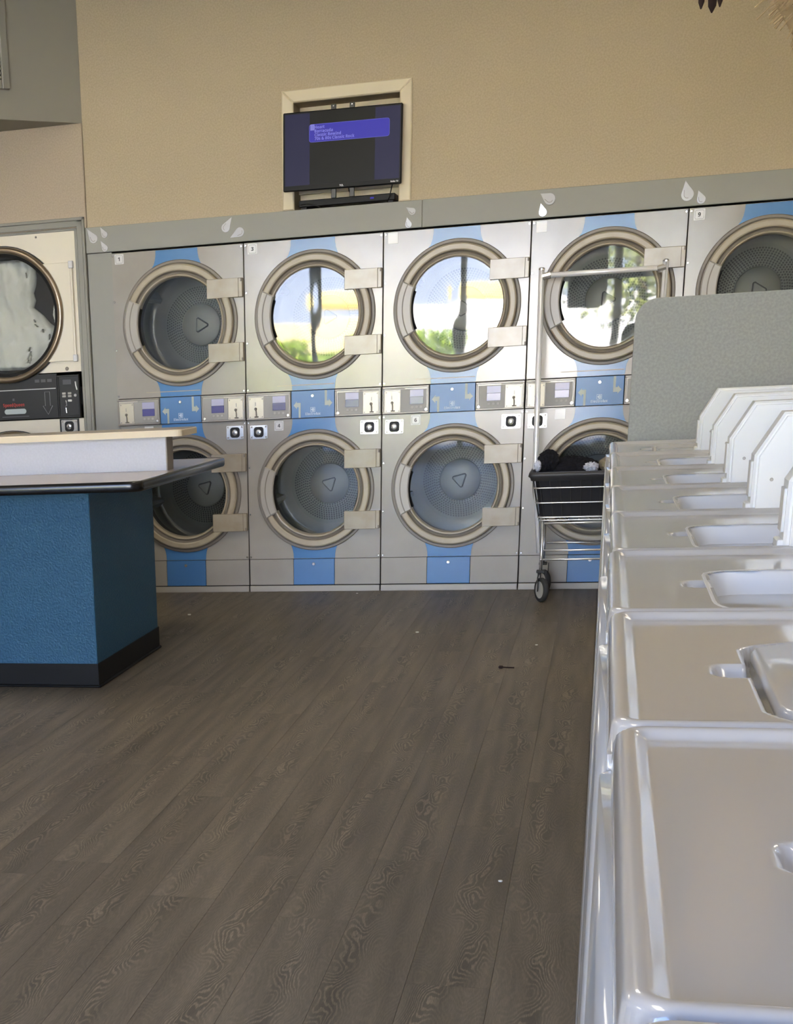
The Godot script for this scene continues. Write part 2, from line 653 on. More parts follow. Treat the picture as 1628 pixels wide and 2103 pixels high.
func room() -> void:
	var fl := struct("floor", span(Vector3(XL - 0.2, -0.2, -1.3), Vector3(XR + 0.2, -0.004, ZF)), M["floor_base"])
	# planks one by one where the photograph shows them, staggered
	var shapes := []
	for q in 8:
		var s := st0()
		var u0 := (q % 4) * 0.25 + 0.004
		var u1 := (q % 4) * 0.25 + 0.246
		var w0 := int(q / 4) * 0.5 + 0.002
		var w1 := int(q / 4) * 0.5 + 0.498
		var e := 0.0004
		var hx := 0.09
		var hz := 0.61
		var T := [Vector3(-hx + e, 0, -hz + e), Vector3(hx - e, 0, -hz + e), Vector3(hx - e, 0, hz - e), Vector3(-hx + e, 0, hz - e)]
		var B := [Vector3(-hx + 0.0001, -0.004, -hz), Vector3(hx - 0.0001, -0.004, -hz), Vector3(hx - 0.0001, -0.004, hz), Vector3(-hx + 0.0001, -0.004, hz)]
		var U := [Vector2(u0, w0), Vector2(u1, w0), Vector2(u1, w1), Vector2(u0, w1)]
		face(s, T, Vector3.UP, U)
		for i in 4:
			var j := (i + 1) % 4
			face(s, [T[i], T[j], B[j], B[i]], T[i] + T[j], [U[i], U[j], U[j], U[i]])
		shapes.append(commit(s))
	for col in range(-12, 13):
		var x := 2.02 - 0.09 - 0.18 * (12 - col) + 0.18 * 0
		if col == 12:
			x = 2.02 - 0.09
		var z := 0.61 - rng.randf() * 1.1 - 0.05
		while z < 9.6:
			if z > -0.55:
				put("plank", shapes[rng.randi() % 8], M["plank_%d" % (rng.randi() % 3)], fl, Vector3(x, 0, z))
			z += 1.22
	struct("ceiling", span(Vector3(XL - 0.2, CEIL, -1.3), Vector3(XR + 0.2, CEIL + 0.2, ZF + 0.2)), M["ceiling_white"])
	struct("wall_left", span(Vector3(XL - 0.2, 0, -1.3), Vector3(XL, CEIL, ZF)), M["pale_wall"])
	struct("wall_right", span(Vector3(XR, 0, -1.3), Vector3(XR + 0.2, CEIL, ZF)), M["pale_wall"])
	# the wall above the dryers, with the opening of the television recess
	var s := st0()
	var y0 := 2.0
	bx(s, Vector3((0.297 - 0.922) / 2, (y0 + CEIL) / 2, -0.1), Vector3(0.297 + 0.922, CEIL - y0, 0.2))
	bx(s, Vector3((0.872 + XR) / 2, (y0 + CEIL) / 2, -0.1), Vector3(XR - 0.872, CEIL - y0, 0.2))
	bx(s, Vector3((0.297 + 0.872) / 2, (2.633 + CEIL) / 2, -0.1), Vector3(0.575, CEIL - 2.633, 0.2))
	var wb := struct("wall_back", s, M["tan_wall"])
	obj("recess_lining", recess(), M["cream_wood"], wb)
	struct("wall_back_corner", span(Vector3(XL, 2.1, -0.2), Vector3(-0.926, CEIL, 0.006), 0.004), M["pale_wall"])
	struct("wall_back_end", span(Vector3(3.165, 0, -0.2), Vector3(XR, 1.99, -0.004)), M["tan_wall"])
	struct("wall_rear", span(Vector3(XL - 0.2, 0, -1.5), Vector3(XR + 0.2, CEIL, -1.3)), M["inner_wall"])
	# grey band over the dryers: two lengths
	struct("trim_1", span(Vector3(-0.932, 1.962, -0.05), Vector3(0.9985, 2.1, 0.012), 0.002), M["grey_paint"])
	struct("trim_2", span(Vector3(1.0005, 1.962, -0.05), Vector3(XR, 2.1, 0.012), 0.002), M["grey_paint"])
	struct("trim_3", span(Vector3(-0.932, 0, -0.05), Vector3(-0.781, 1.96, 0.0), 0.002), M["grey_paint"])
	# moulded frame round the cream dryer
	s = st0()
	var steps := [[0.936, 0.016, 0.02], [0.952, 0.034, 0.013], [0.986, 0.018, 0.006]]
	for k in steps:
		bx(s, Vector3(-k[0] - k[1] / 2, 1.08, k[2] / 2 - 0.02), Vector3(k[1], 2.16 - 2 * (k[0] - 0.936), k[2] + 0.04), 0.003)
		bx(s, Vector3((XL - k[0]) / 2, 2.16 - (k[0] - 0.936) - k[1] / 2 + 0.0, k[2] / 2 - 0.02), Vector3(-k[0] - XL, k[1], k[2] + 0.04), 0.003)
	struct("trim_4", s, M["grey_trim"])
	# soffit that swings out from the wall, with an air grille
	s = st0()
	var plan := [Vector2(-0.923, 0.0), Vector2(-2.9, 2.407), Vector2(XL, 2.407), Vector2(XL, 0.0)]
	prism(s, plan, CEIL - 2.646, 0.0, Transform3D(Basis(Vector3(1, 0, 0), Vector3(0, 0, 1), Vector3(0, 1, 0)), Vector3(0, 2.646, 0)))
	struct("wall_soffit", s, M["grey_soffit"])
	vent()


func recess() -> SurfaceTool:
	var s := st0()
	bx(s, Vector3(0.5845, 2.36, -0.19), Vector3(0.575, 0.56, 0.02))
	bx(s, Vector3(0.5845, 2.09, -0.1), Vector3(0.575, 0.02, 0.2))
	bx(s, Vector3(0.5845, 2.2, -0.16), Vector3(0.575, 0.02, 0.06))
	return s


func vent() -> void:
	var dir := Vector3(-0.6347, 0, 0.7727)
	var nrm := Vector3(0.7727, 0, 0.6347)
	var origin := Vector3(-0.923, 2.795, 0.0) + dir * 0.468
	var o := thing("air_grille", "grey louvred air grille on the angled soffit", "vent", origin)
	o.transform = Transform3D(Basis(-dir, Vector3.UP, nrm), origin)   # local x runs towards the wall
	var s := st0()
	bx(s, Vector3(-0.0225, 0.3, 0.01), Vector3(0.045, 0.6, 0.02), 0.003)
	bx(s, Vector3(-0.5775, 0.3, 0.006), Vector3(0.045, 0.6, 0.014), 0.003)
	bx(s, Vector3(-0.3, 0.0225, 0.006), Vector3(0.51, 0.045, 0.014), 0.003)
	bx(s, Vector3(-0.3, 0.5775, 0.006), Vector3(0.51, 0.045, 0.014), 0.003)
	obj("frame", s, M["grey_trim"], o)
	obj("painted_gap_shadow", box(Vector3(-0.3, 0.3, 0.0005), Vector3(0.608, 0.608, 0.003)), M["ring_dark"], o)  # dark sheet imitates the shadow gap round the frame
	obj("backing", box(Vector3(-0.3, 0.3, 0.0015), Vector3(0.52, 0.52, 0.002)), M["dark_gap"], o)
	var sl := st0()
	bx(sl, Vector3.ZERO, Vector3(0.51, 0.016, 0.002), 0.0, Transform3D(Basis(Vector3.RIGHT, -0.7), Vector3.ZERO))
	var me := commit(sl)
	for i in 24:
		put("slat", me, M["grey_soffit"], o, Vector3(-0.3, 0.056 + i * 0.0212, 0.007))
	for y in [0.11, 0.49]:
		obj("screw", knob(0.005, 0.003), M["chrome"], o, Vector3(-0.022, y, 0.013))


func knob(r: float, h: float, n := 12) -> SurfaceTool:
	var s := st0()
	lathe(s, [Vector2(r, 0), Vector2(r, h * 0.6), Vector2(r * 0.75, h), Vector2(0, h)], n)
	return s


# the glazed front of the shop behind the camera and the street that the door glasses mirror
func front_and_street() -> void:
	var xs := [-4.25, -2.75, -1.71, 0.18, 2.07, 3.1]
	var s := st0()
	bx(s, Vector3((XL - 0.2 - 4.25) / 2, CEIL / 2, ZF + 0.1), Vector3(-4.25 - XL + 0.2, CEIL, 0.2))
	bx(s, Vector3((XR + 0.2 + 3.1) / 2, CEIL / 2, ZF + 0.1), Vector3(XR + 0.2 - 3.1, CEIL, 0.2))
	bx(s, Vector3(-0.575, (2.92 + CEIL) / 2, ZF + 0.1), Vector3(7.35, CEIL - 2.92, 0.2))
	bx(s, Vector3(-0.575, 0.06, ZF + 0.1), Vector3(7.35, 0.12, 0.2))
	struct("wall_front", s, M["pale_wall"])
	for i in 5:
		var a: float = xs[i]
		var b: float = xs[i + 1]
		s = st0()
		for x in [a + 0.025, b - 0.025]:
			bx(s, Vector3(x, 1.52, ZF + 0.08), Vector3(0.05, 2.8, 0.1), 0.003)
		for y in [0.145, 2.895]:
			bx(s, Vector3((a + b) / 2, y, ZF + 0.08), Vector3(b - a - 0.1, 0.05, 0.1), 0.003)
		var w := struct("window_%d" % (i + 1), s, M["mullion"])
		obj("pane", box(Vector3((a + b) / 2, 1.52, ZF + 0.08), Vector3(b - a - 0.1, 2.7, 0.0)), M["pane_glass"], w)
	var ban := thing("added_banner", "added dark banner inside the storefront glass, darkening a mirrored view", "banner", Vector3(1.7, 1.8, ZF - 0.05))  # unseen banner added to put a dark shape into a door glass reflection
	obj("cloth", box(Vector3(0, 0.36, 0), Vector3(0.42, 0.72, 0.01), 0.002), M["navy_cloth"], ban)
	obj("rod", box(Vector3(0, 0.73, 0), Vector3(0.5, 0.025, 0.025), 0.005), M["mullion"], ban)
	obj("cord", box(Vector3(0, 1.34, 0), Vector3(0.004, 1.22, 0.004)), M["mullion"], ban)
	struct("pavement", span(Vector3(-70, -0.3, ZF + 0.2), Vector3(70, -0.02, 110)), M["pavement"])
	var wing := thing("entry_wing", "grey panelled side wing with an added roof beside the storefront", "building", Vector3(-6.2, -0.02, 14.2))
	obj("wall", span(Vector3(-3.0, 0, 0), Vector3(3.1, 3.6, 0.3), 0.01), M["grey_soffit"], wing)
	obj("sun_block", span(Vector3(-4.0, 0, -5.5), Vector3(1.55, 3.9, -1.98), 0.01), M["grey_soffit"], wing)  # added mass that keeps the sun off the wing's wall
	obj("sunshade", span(Vector3(-3.2, 3.6, -1.95), Vector3(3.2, 3.8, 0.6), 0.01), M["mullion"], wing)  # added cover that shades the wing's wall from the sun
	for x in [1.35, 2.15]:
		obj("door_leaf", span(Vector3(x, 0.05, -0.03), Vector3(x + 0.75, 2.3, 0.02), 0.004), M["inner_wall"], wing)
	obj("post", span(Vector3(2.98, 0, -0.1), Vector3(3.1, 3.6, 0.0), 0.005), M["mullion"], wing)
	# across the car park
	var bld := thing("low_building", "long low white building across the sunny car park", "building", Vector3(0, 0, 54))
	obj("wall", span(Vector3(-6.5, -0.02, 0), Vector3(40, 3.3, 8), 0.05), M["stucco_white"], bld)
	obj("wall", span(Vector3(-60, -0.02, -1), Vector3(-6.5, 2.9, 8), 0.05), M["stucco_cream"], bld)
	for x in [-15.0, -4.0, -9.5]:
		obj("canopy", span(Vector3(x, 3.3, 0.5), Vector3(x + 2.6, 4.0, 2.0), 0.2), M["awning_cream"], bld)
	var hedges := [[-4.15, 1.72, 1.0], [-3.3, 1.48, 0.9], [-2.62, 1.7, 0.35], [-1.1, 1.78, 1.0]]
	for i in 4:
		var h := thing("shrub", ["clipped green shrub against the cream wall outside", "low green shrub outside between two taller ones", "lowest green shrub outside the storefront", "tall green shrub outside in front of the white wall"][i], "shrub", Vector3(hedges[i][0], -0.02, 22.0), "shrubs outside the storefront")
		leaves(h, hedges[i][2], hedges[i][1], 2200, 0.12)
	var t := thing("tree", "leafy tree outside the storefront", "tree", Vector3(2.0, -0.02, 19.0))
	var tr := st0()
	tube(tr, [Vector3(0.6, 0, 0), Vector3(0.55, 1.6, 0), Vector3(0.4, 3.2, 0)], 0.09, 8)
	obj("trunk", tr, M["bark"], t)
	crown(t, Vector3(0.25, 2.5, 0), Vector3(1.1, 0.85, 0.9), 1200, 0.14)


func leaf_mesh(l: float) -> ArrayMesh:
	var s := st0()
	var w := l * 0.28
	face(s, [Vector3(0, 0, 0), Vector3(w, 0.04 * l, l * 0.45), Vector3(0, 0, l)], Vector3.UP)
	face(s, [Vector3(0, 0, 0), Vector3(0, 0, l), Vector3(-w, 0.04 * l, l * 0.45)], Vector3.UP)
	return commit(s)


func scatter(parent: Node3D, called: String, pts: Array, l: float, paint := "leaf_green") -> void:
	var mm := MultiMesh.new()
	mm.transform_format = MultiMesh.TRANSFORM_3D
	mm.mesh = leaf_mesh(l)
	mm.instance_count = pts.size()
	for i in pts.size():
		var b := Basis.from_euler(Vector3(rng.randf_range(-1.2, 1.2), rng.randf() * TAU, rng.randf_range(-1, 1)))
		mm.set_instance_transform(i, Transform3D(b, pts[i]))
	var o := MultiMeshInstance3D.new()
	o.name = called
	o.multimesh = mm
	o.material_override = M[paint]
	o.set_meta("kind", "stuff")
	parent.add_child(o, true)


func leaves(parent: Node3D, w: float, h: float, n: int, l: float) -> void:
	var pts := []
	for i in n:
		pts.append(Vector3(rng.randf_range(-0.5, 0.5) * w, pow(rng.randf(), 0.8) * h, rng.randf_range(-0.35, 0.35)))
	var sm := st0()
	for i in 5:
		tube(sm, [Vector3((i - 2) * 0.03, 0, 0), Vector3((i - 2) * w * 0.18, h * 0.8, 0.05 * (i % 2))], 0.012, 5)
	obj("stem", sm, M["bark"], parent)
	scatter(parent, "foliage", pts, l)


func crown(parent: Node3D, c: Vector3, r: Vector3, n: int, l: float) -> void:
	var pts := []
	for i in n:
		var d := Vector3(rng.randfn(), rng.randfn(), rng.randfn()).normalized() * pow(rng.randf(), 0.45)
		pts.append(c + d * r)
	scatter(parent, "foliage", pts, l, "tree_leaf")


func fill_light(at: Vector3, n: int) -> void:  # unseen panels added to fill the room with light
	var names := ["nearest the cream dryer", "over the counter end by the storefront", "before the television wall", "over the middle of the washer row", "behind the washer consoles", "by the storefront corner past the washers"]
	var o := thing("fill_light", "added flat white fill light panel " + names[n], "light", at, "added fill light panels")
	obj("housing", box(Vector3(0, 0.02, 0), Vector3(0.64, 0.06, 1.24), 0.006), M["ceiling_white"], o)
	obj("diffuser", box(Vector3(0, -0.014, 0), Vector3(0.58, 0.008, 1.18), 0.002), M["fill_panel_face"], o)
	var l := AreaLight3D.new()
	l.name = "fill_lamp"
	l.area_size = Vector2(0.58, 1.18)
	l.light_color = Color(1.0, 0.95, 0.86)
	l.light_energy = FILL_GLOW * 0.58 * 1.18 / PI * 1.0
	l.shadow_enabled = true
	l.area_range = 20.0
	l.position = Vector3(0, -0.025, 0)
	l.rotation = Vector3(-PI / 2, 0, 0)
	o.add_child(l, true)


# ---------------------------------------------------------------- stacked dryers
const DC := Vector2(0.4, 0.0)


func swoosh(up: float, top: float) -> Array:
	# half of the blue band between the ring (radius .34) and the panel edge «top» above the ring's middle
	var right := []
	var e := 0.002
	for p in [Vector2(0.124, top - e), Vector2(0.1255, top - 0.03), Vector2(0.13, top - 0.055), Vector2(0.139, top - 0.08), Vector2(0.152, top - 0.097), Vector2(0.168, top - 0.111), Vector2(0.185, top - 0.12)]:
		right.append(p)
	var arc := []
	for i in 13:
		var t: float = lerp(0.185, -0.185, i / 12.0)
		arc.append(Vector2(t, sqrt(0.3 * 0.3 - t * t)))
	var all := right.duplicate()
	all.append_array(arc)
	var left := []
	for p in right:
		left.append(Vector2(-p.x, p.y))
	left.reverse()
	all.append_array(left)
	var out := []
	for p in all:
		out.append(Vector2(p.x, p.y * up))
	return out


func door(parent: Node3D, cy: float) -> void:
	var c := Transform3D(Basis.IDENTITY, Vector3(0.405, cy, 0))
	var s := st0()
	smooth(s)
	lathe(s, [Vector2(0.322, 0.006), Vector2(0.322, 0.03), Vector2(0.32, 0.036), Vector2(0.314, 0.04), Vector2(0.292, 0.04), Vector2(0.286, 0.037), Vector2(0.283, 0.03), Vector2(0.279, 0.02), Vector2(0.273, 0.017), Vector2(0.2675, 0.019), Vector2(0.266, 0.028), Vector2(0.263, 0.031), Vector2(0.258, 0.03), Vector2(0.254, 0.022), Vector2(0.251, 0.006), Vector2(0.25, -0.02)], 96, c, 0.0, TAU, true)
	var d := obj("door", s, M["ring_paint"], parent)
	s = st0()
	smooth(s)
	lathe(s, [Vector2(0.345, 0.001), Vector2(0.345, 0.01), Vector2(0.341, 0.014), Vector2(0.33, 0.014), Vector2(0.322, 0.008)], 96, c, 0.0, TAU, true)
	obj("bezel", s, M["ring_dark"], d)
	s = st0()
	smooth(s)
	lathe(s, [Vector2(0.2855, 0.0365), Vector2(0.2825, 0.0305), Vector2(0.2785, 0.0205), Vector2(0.273, 0.0175), Vector2(0.2665, 0.0195)], 96, c, 0.0, TAU, true)
	obj("groove", s, M["ring_dark"], d)
	s = st0()
	smooth(s)
	lathe(s, [Vector2(0.2515, 0.012), Vector2(0.16, 0.012), Vector2(0.0, 0.012)], 64, c)
	obj("glass", s, M["door_glass"], d)
	# grip over the ring's free side
	var poly := []
	for i in 13:
		var t := deg_to_rad(lerp(153.5, 208.0, i / 12.0))
		poly.append(Vector2(cos(t), sin(t)) * 0.324)
	for i in 13:
		var t := deg_to_rad(lerp(208.0, 153.5, i / 12.0))
		var r: float = lerp(0.244, 0.252, pow(abs(i - 6) / 6.0, 2))
		poly.append(Vector2(cos(t), sin(t)) * r)
	s = st0()
	prism(s, poly, 0.026, 0.006, c.translated(Vector3(0, 0, 0.026)))
	obj("handle", s, M["handle_paint"], d)
	s = st0()
	smooth(s)
	lathe(s, [Vector2(0.2935, 0.0524), Vector2(0.2905, 0.0534), Vector2(0.2875, 0.0524)], 24, c, deg_to_rad(154.5), deg_to_rad(207.0))
	obj("handle_line", s, M["ring_dark"], d)
	s = st0()
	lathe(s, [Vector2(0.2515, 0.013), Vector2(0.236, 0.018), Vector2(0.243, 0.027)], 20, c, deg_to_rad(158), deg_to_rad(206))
	obj("grip_shade_strip", s, M["black_plastic"], d)  # black strip stands in for the shaded gap behind the grip
	# two hinge plates
	for k in [1.0, -1.0]:
		var y0: float = cy + k * 0.1725
		s = st0()
		bx(s, Vector3(0.6735, y0, 0.0245), Vector3(0.185, 0.102, 0.045), 0.002)
		bx(s, Vector3(0.772, y0, 0.021), Vector3(0.03, 0.102, 0.036), 0.003)
		var h := obj("hinge", s, M["hinge_paint"], d)
		obj("hinge_pin", box(Vector3(0.781, y0 + k * 0.04, 0.0395), Vector3(0.008, 0.018, 0.008), 0.002), M["ring_dark"], h)


func drum(parent: Node3D, cy: float, turn: float) -> void:
	var c := Transform3D(Basis(Vector3(0, 0, 1), turn), Vector3(0.405, cy, 0))
	var s := st0()
	smooth(s)
	lathe(s, [Vector2(0.262, -0.02), Vector2(0.262, -0.13)], 64, c)
	obj("gasket", s, M["black_rubber"], parent)
	s = st0()
	smooth(s)
	lathe(s, [Vector2(0.262, -0.13), Vector2(0.268, -0.126), Vector2(0.275, -0.13), Vector2(0.335, -0.15), Vector2(0.335, -0.5), Vector2(0.325, -0.515), Vector2(0.3, -0.52), Vector2(0.24, -0.52)], 64, c)
	var d := obj("drum", s, M["drum_steel"], parent)
	s = st0()
	for i in 64:
		var t := TAU * i / 64
		var w := TAU * (i + 1) / 64
		var q := []
		var uv := []
		for k in [[0.24, t], [0.24, w], [0.12, w], [0.12, t]]:
			var p: Vector2 = Vector2(cos(k[1]), sin(k[1])) * k[0]
			q.append(c * Vector3(p.x, p.y, -0.52))
			uv.append(p / 0.48 + Vector2(0.5, 0.5))
		face(s, q, Vector3(0, 0, 1), uv)
	obj("perforated_plate", s, M["drum_holes"], d)
	s = st0()
	smooth(s)
	lathe(s, [Vector2(0.122, -0.52), Vector2(0.121, -0.512), Vector2(0.115, -0.508), Vector2(0.06, -0.505), Vector2(0.0, -0.504)], 48, c)
	obj("hub", s, M["hub_steel"], d)
	s = st0()
	var tp := []
	for i in 3:
		var a := TAU * i / 3.0 + 0.35
		for k in 5:
			var b := a + (k - 2) * 0.25
			tp.append(Vector2(cos(a), sin(a)) * 0.03 + Vector2(cos(b), sin(b)) * 0.013)
	prism(s, tp, 0.012, 0.004, c.translated(Vector3(0, 0, -0.505)))
	obj("hub_knob", s, M["hub_steel"], d)
	s = st0()
	var rim := []
	for p in tp:
		rim.append(c * Vector3(p.x * 1.06, p.y * 1.06, -0.504))
	tube(s, rim, 0.0022, 6, true)
	obj("hub_seam", s, M["black_rubber"], d)
	for i in 3:
		var a := TAU * i / 3.0 + 0.9
		var r := Transform3D(Basis(Vector3(0, 0, 1), a + turn), Vector3(0.405, cy, 0))
		s = st0()
		var pr := [Vector2(-0.035, 0), Vector2(-0.012, 0.05), Vector2(0.012, 0.05), Vector2(0.035, 0)]
		var bb := Basis(Vector3(0, 1, 0), Vector3(-1, 0, 0), Vector3(0, 0, 1))
		prism(s, pr, 0.34, 0.0, r * Transform3D(bb, Vector3(0.334, 0, -0.5)))
		obj("lifter", s, M["drum_steel"], d)


func key_plate(parent: Node3D, at: Vector3) -> void:
	var s := st0()
	prism(s, rrect(Vector2.ZERO, 0.104, 0.078, 0.004, 2), 0.004, 0.0012)
	var k := obj("lock_plate", s, M["chrome"], parent, at)
	s = st0()
	prism(s, rrect(Vector2.ZERO, 0.058, 0.058, 0.016), 0.006, 0.001)
	obj("lock_well", s, M["black_rubber"], k)
	s = st0()
	lathe(s, [Vector2(0.017, 0.006), Vector2(0.017, 0.012), Vector2(0.013, 0.017), Vector2(0.006, 0.0185), Vector2(0, 0.0185)], 20)
	obj("lock_barrel", s, M["chrome"], k)
	obj("keyhole", box(Vector3(0, -0.001, 0.0187), Vector3(0.003, 0.009, 0.001)), M["ink"], k)
	for x in [-0.042, 0.042]:
		for y in [-0.029, 0.029]:
			obj("screw", knob(0.006, 0.007), M["steel_box"], k, Vector3(x, y, 0))


func control_box(parent: Node3D, x0: float, x1: float, side: float, tint: int) -> void:
	# side -1: coin plate at the outer left, +1: at the outer right
	var s := st0()
	var w := x1 - x0
	var cx := (x0 + x1) / 2.0
	bx(s, Vector3(cx, 1.0715, 0.003), Vector3(w, 0.148, 0.018), 0.0015)
	for k in [[Vector3(cx, 1.1405, 0.016), Vector3(w, 0.01, 0.012)], [Vector3(cx, 1.0015, 0.016), Vector3(w, 0.009, 0.012)], [Vector3(x0 + 0.005, 1.0715, 0.016), Vector3(0.009, 0.129, 0.012)], [Vector3(x1 - 0.005, 1.0715, 0.016), Vector3(0.009, 0.129, 0.012)]]:
		bx(s, k[0], k[1], 0.003)
	var b := obj("control_box", s, M["steel_box"], parent)
	var dx := func(t: float) -> float: return x0 + t if side < 0.0 else x1 - t
	obj("face_plate", box(Vector3(dx.call(0.176), 1.067, 0.0135), Vector3(0.145, 0.12, 0.003), 0.001), M["face_plate"], b)
	s = st0()
	prism(s, rrect(Vector2.ZERO, 0.087, 0.116, 0.003, 2), 0.004, 0.001)
	obj("coin_plate", s, M["coin_plate"], b, Vector3(dx.call(0.058), 1.063, 0.012))
	for xx in [-0.036, 0.036]:
		for yy in [-0.05, 0.05]:
			obj("plate_screw", knob(0.004, 0.003, 8), M["steel_box"], b, Vector3(dx.call(0.058) + xx, 1.063 + yy, 0.016))
	obj("coin_slot", box(Vector3(dx.call(0.054), 1.085, 0.0165), Vector3(0.004, 0.02, 0.002)), M["face_plate"], b)
	s = st0()
	tube(s, [Vector3(0, 0.016, 0.006), Vector3(0.003, 0.0, 0.009), Vector3(0.003, -0.024, 0.008)], 0.0035, 8)
	lathe(s, [Vector2(0.007, 0), Vector2(0.008, 0.006), Vector2(0.004, 0.01), Vector2(0, 0.01)], 12, Transform3D(Basis.IDENTITY, Vector3(0, 0.018, 0.002)))
	bx(s, Vector3(0.004, -0.026, 0.005), Vector3(0.024, 0.007, 0.008), 0.002)
	obj("coin_lever", s, M["ring_dark"], b, Vector3(dx.call(0.056), 1.04, 0.015))
	var xs: float = dx.call(0.193 if side < 0.0 else 0.165)
	obj("screen", box(Vector3(xs, 1.0655, 0.0155), Vector3(0.076, 0.04, 0.003), 0.001), M["lilac_sheen_glass"], b)
	obj("screen_sticker", box(Vector3(xs, 1.105, 0.0155), Vector3(0.076, 0.037, 0.002), 0.0005), M["screen_label"], b)
	for k in 3:
		s = st0()
		prism(s, rrect(Vector2.ZERO, 0.016, 0.014, 0.005, 3), 0.003, 0.001)
		obj("button", s, M["button_grey"], b, Vector3(xs + (k - 1) * 0.025, 1.03, 0.014))
	obj("box_lock", knob(0.0095, 0.008, 16), M["chrome"], b, Vector3(dx.call(0.246), 1.0155, 0.012))
	obj("name_strip", box(Vector3(dx.call(0.07), 1.13, 0.0125), Vector3(0.115, 0.008, 0.003), 0.0005), M["paper_label"], b)


func sticker(parent: Node3D, at: Vector3, digit: String) -> void:
	var s := st0()
	prism(s, rrect(Vector2.ZERO, 0.055, 0.055, 0.003, 2), 0.0025, 0.0005)
	var k := obj("number_plate", s, M["sticker"], parent, at)
	if digit != "":
		s = st0()
		var out := rrect(Vector2.ZERO, 0.042, 0.042, 0.007, 4)
		var pts := []
		for p in out:
			pts.append(v3(p, 0.0025))
		tube(s, pts, 0.0008, 4, true)
		obj("border", s, M["grey_print"], k)
		text("numeral", digit, 0.028, M["ink"], k, Vector3(0, 0, 0.0028), true)


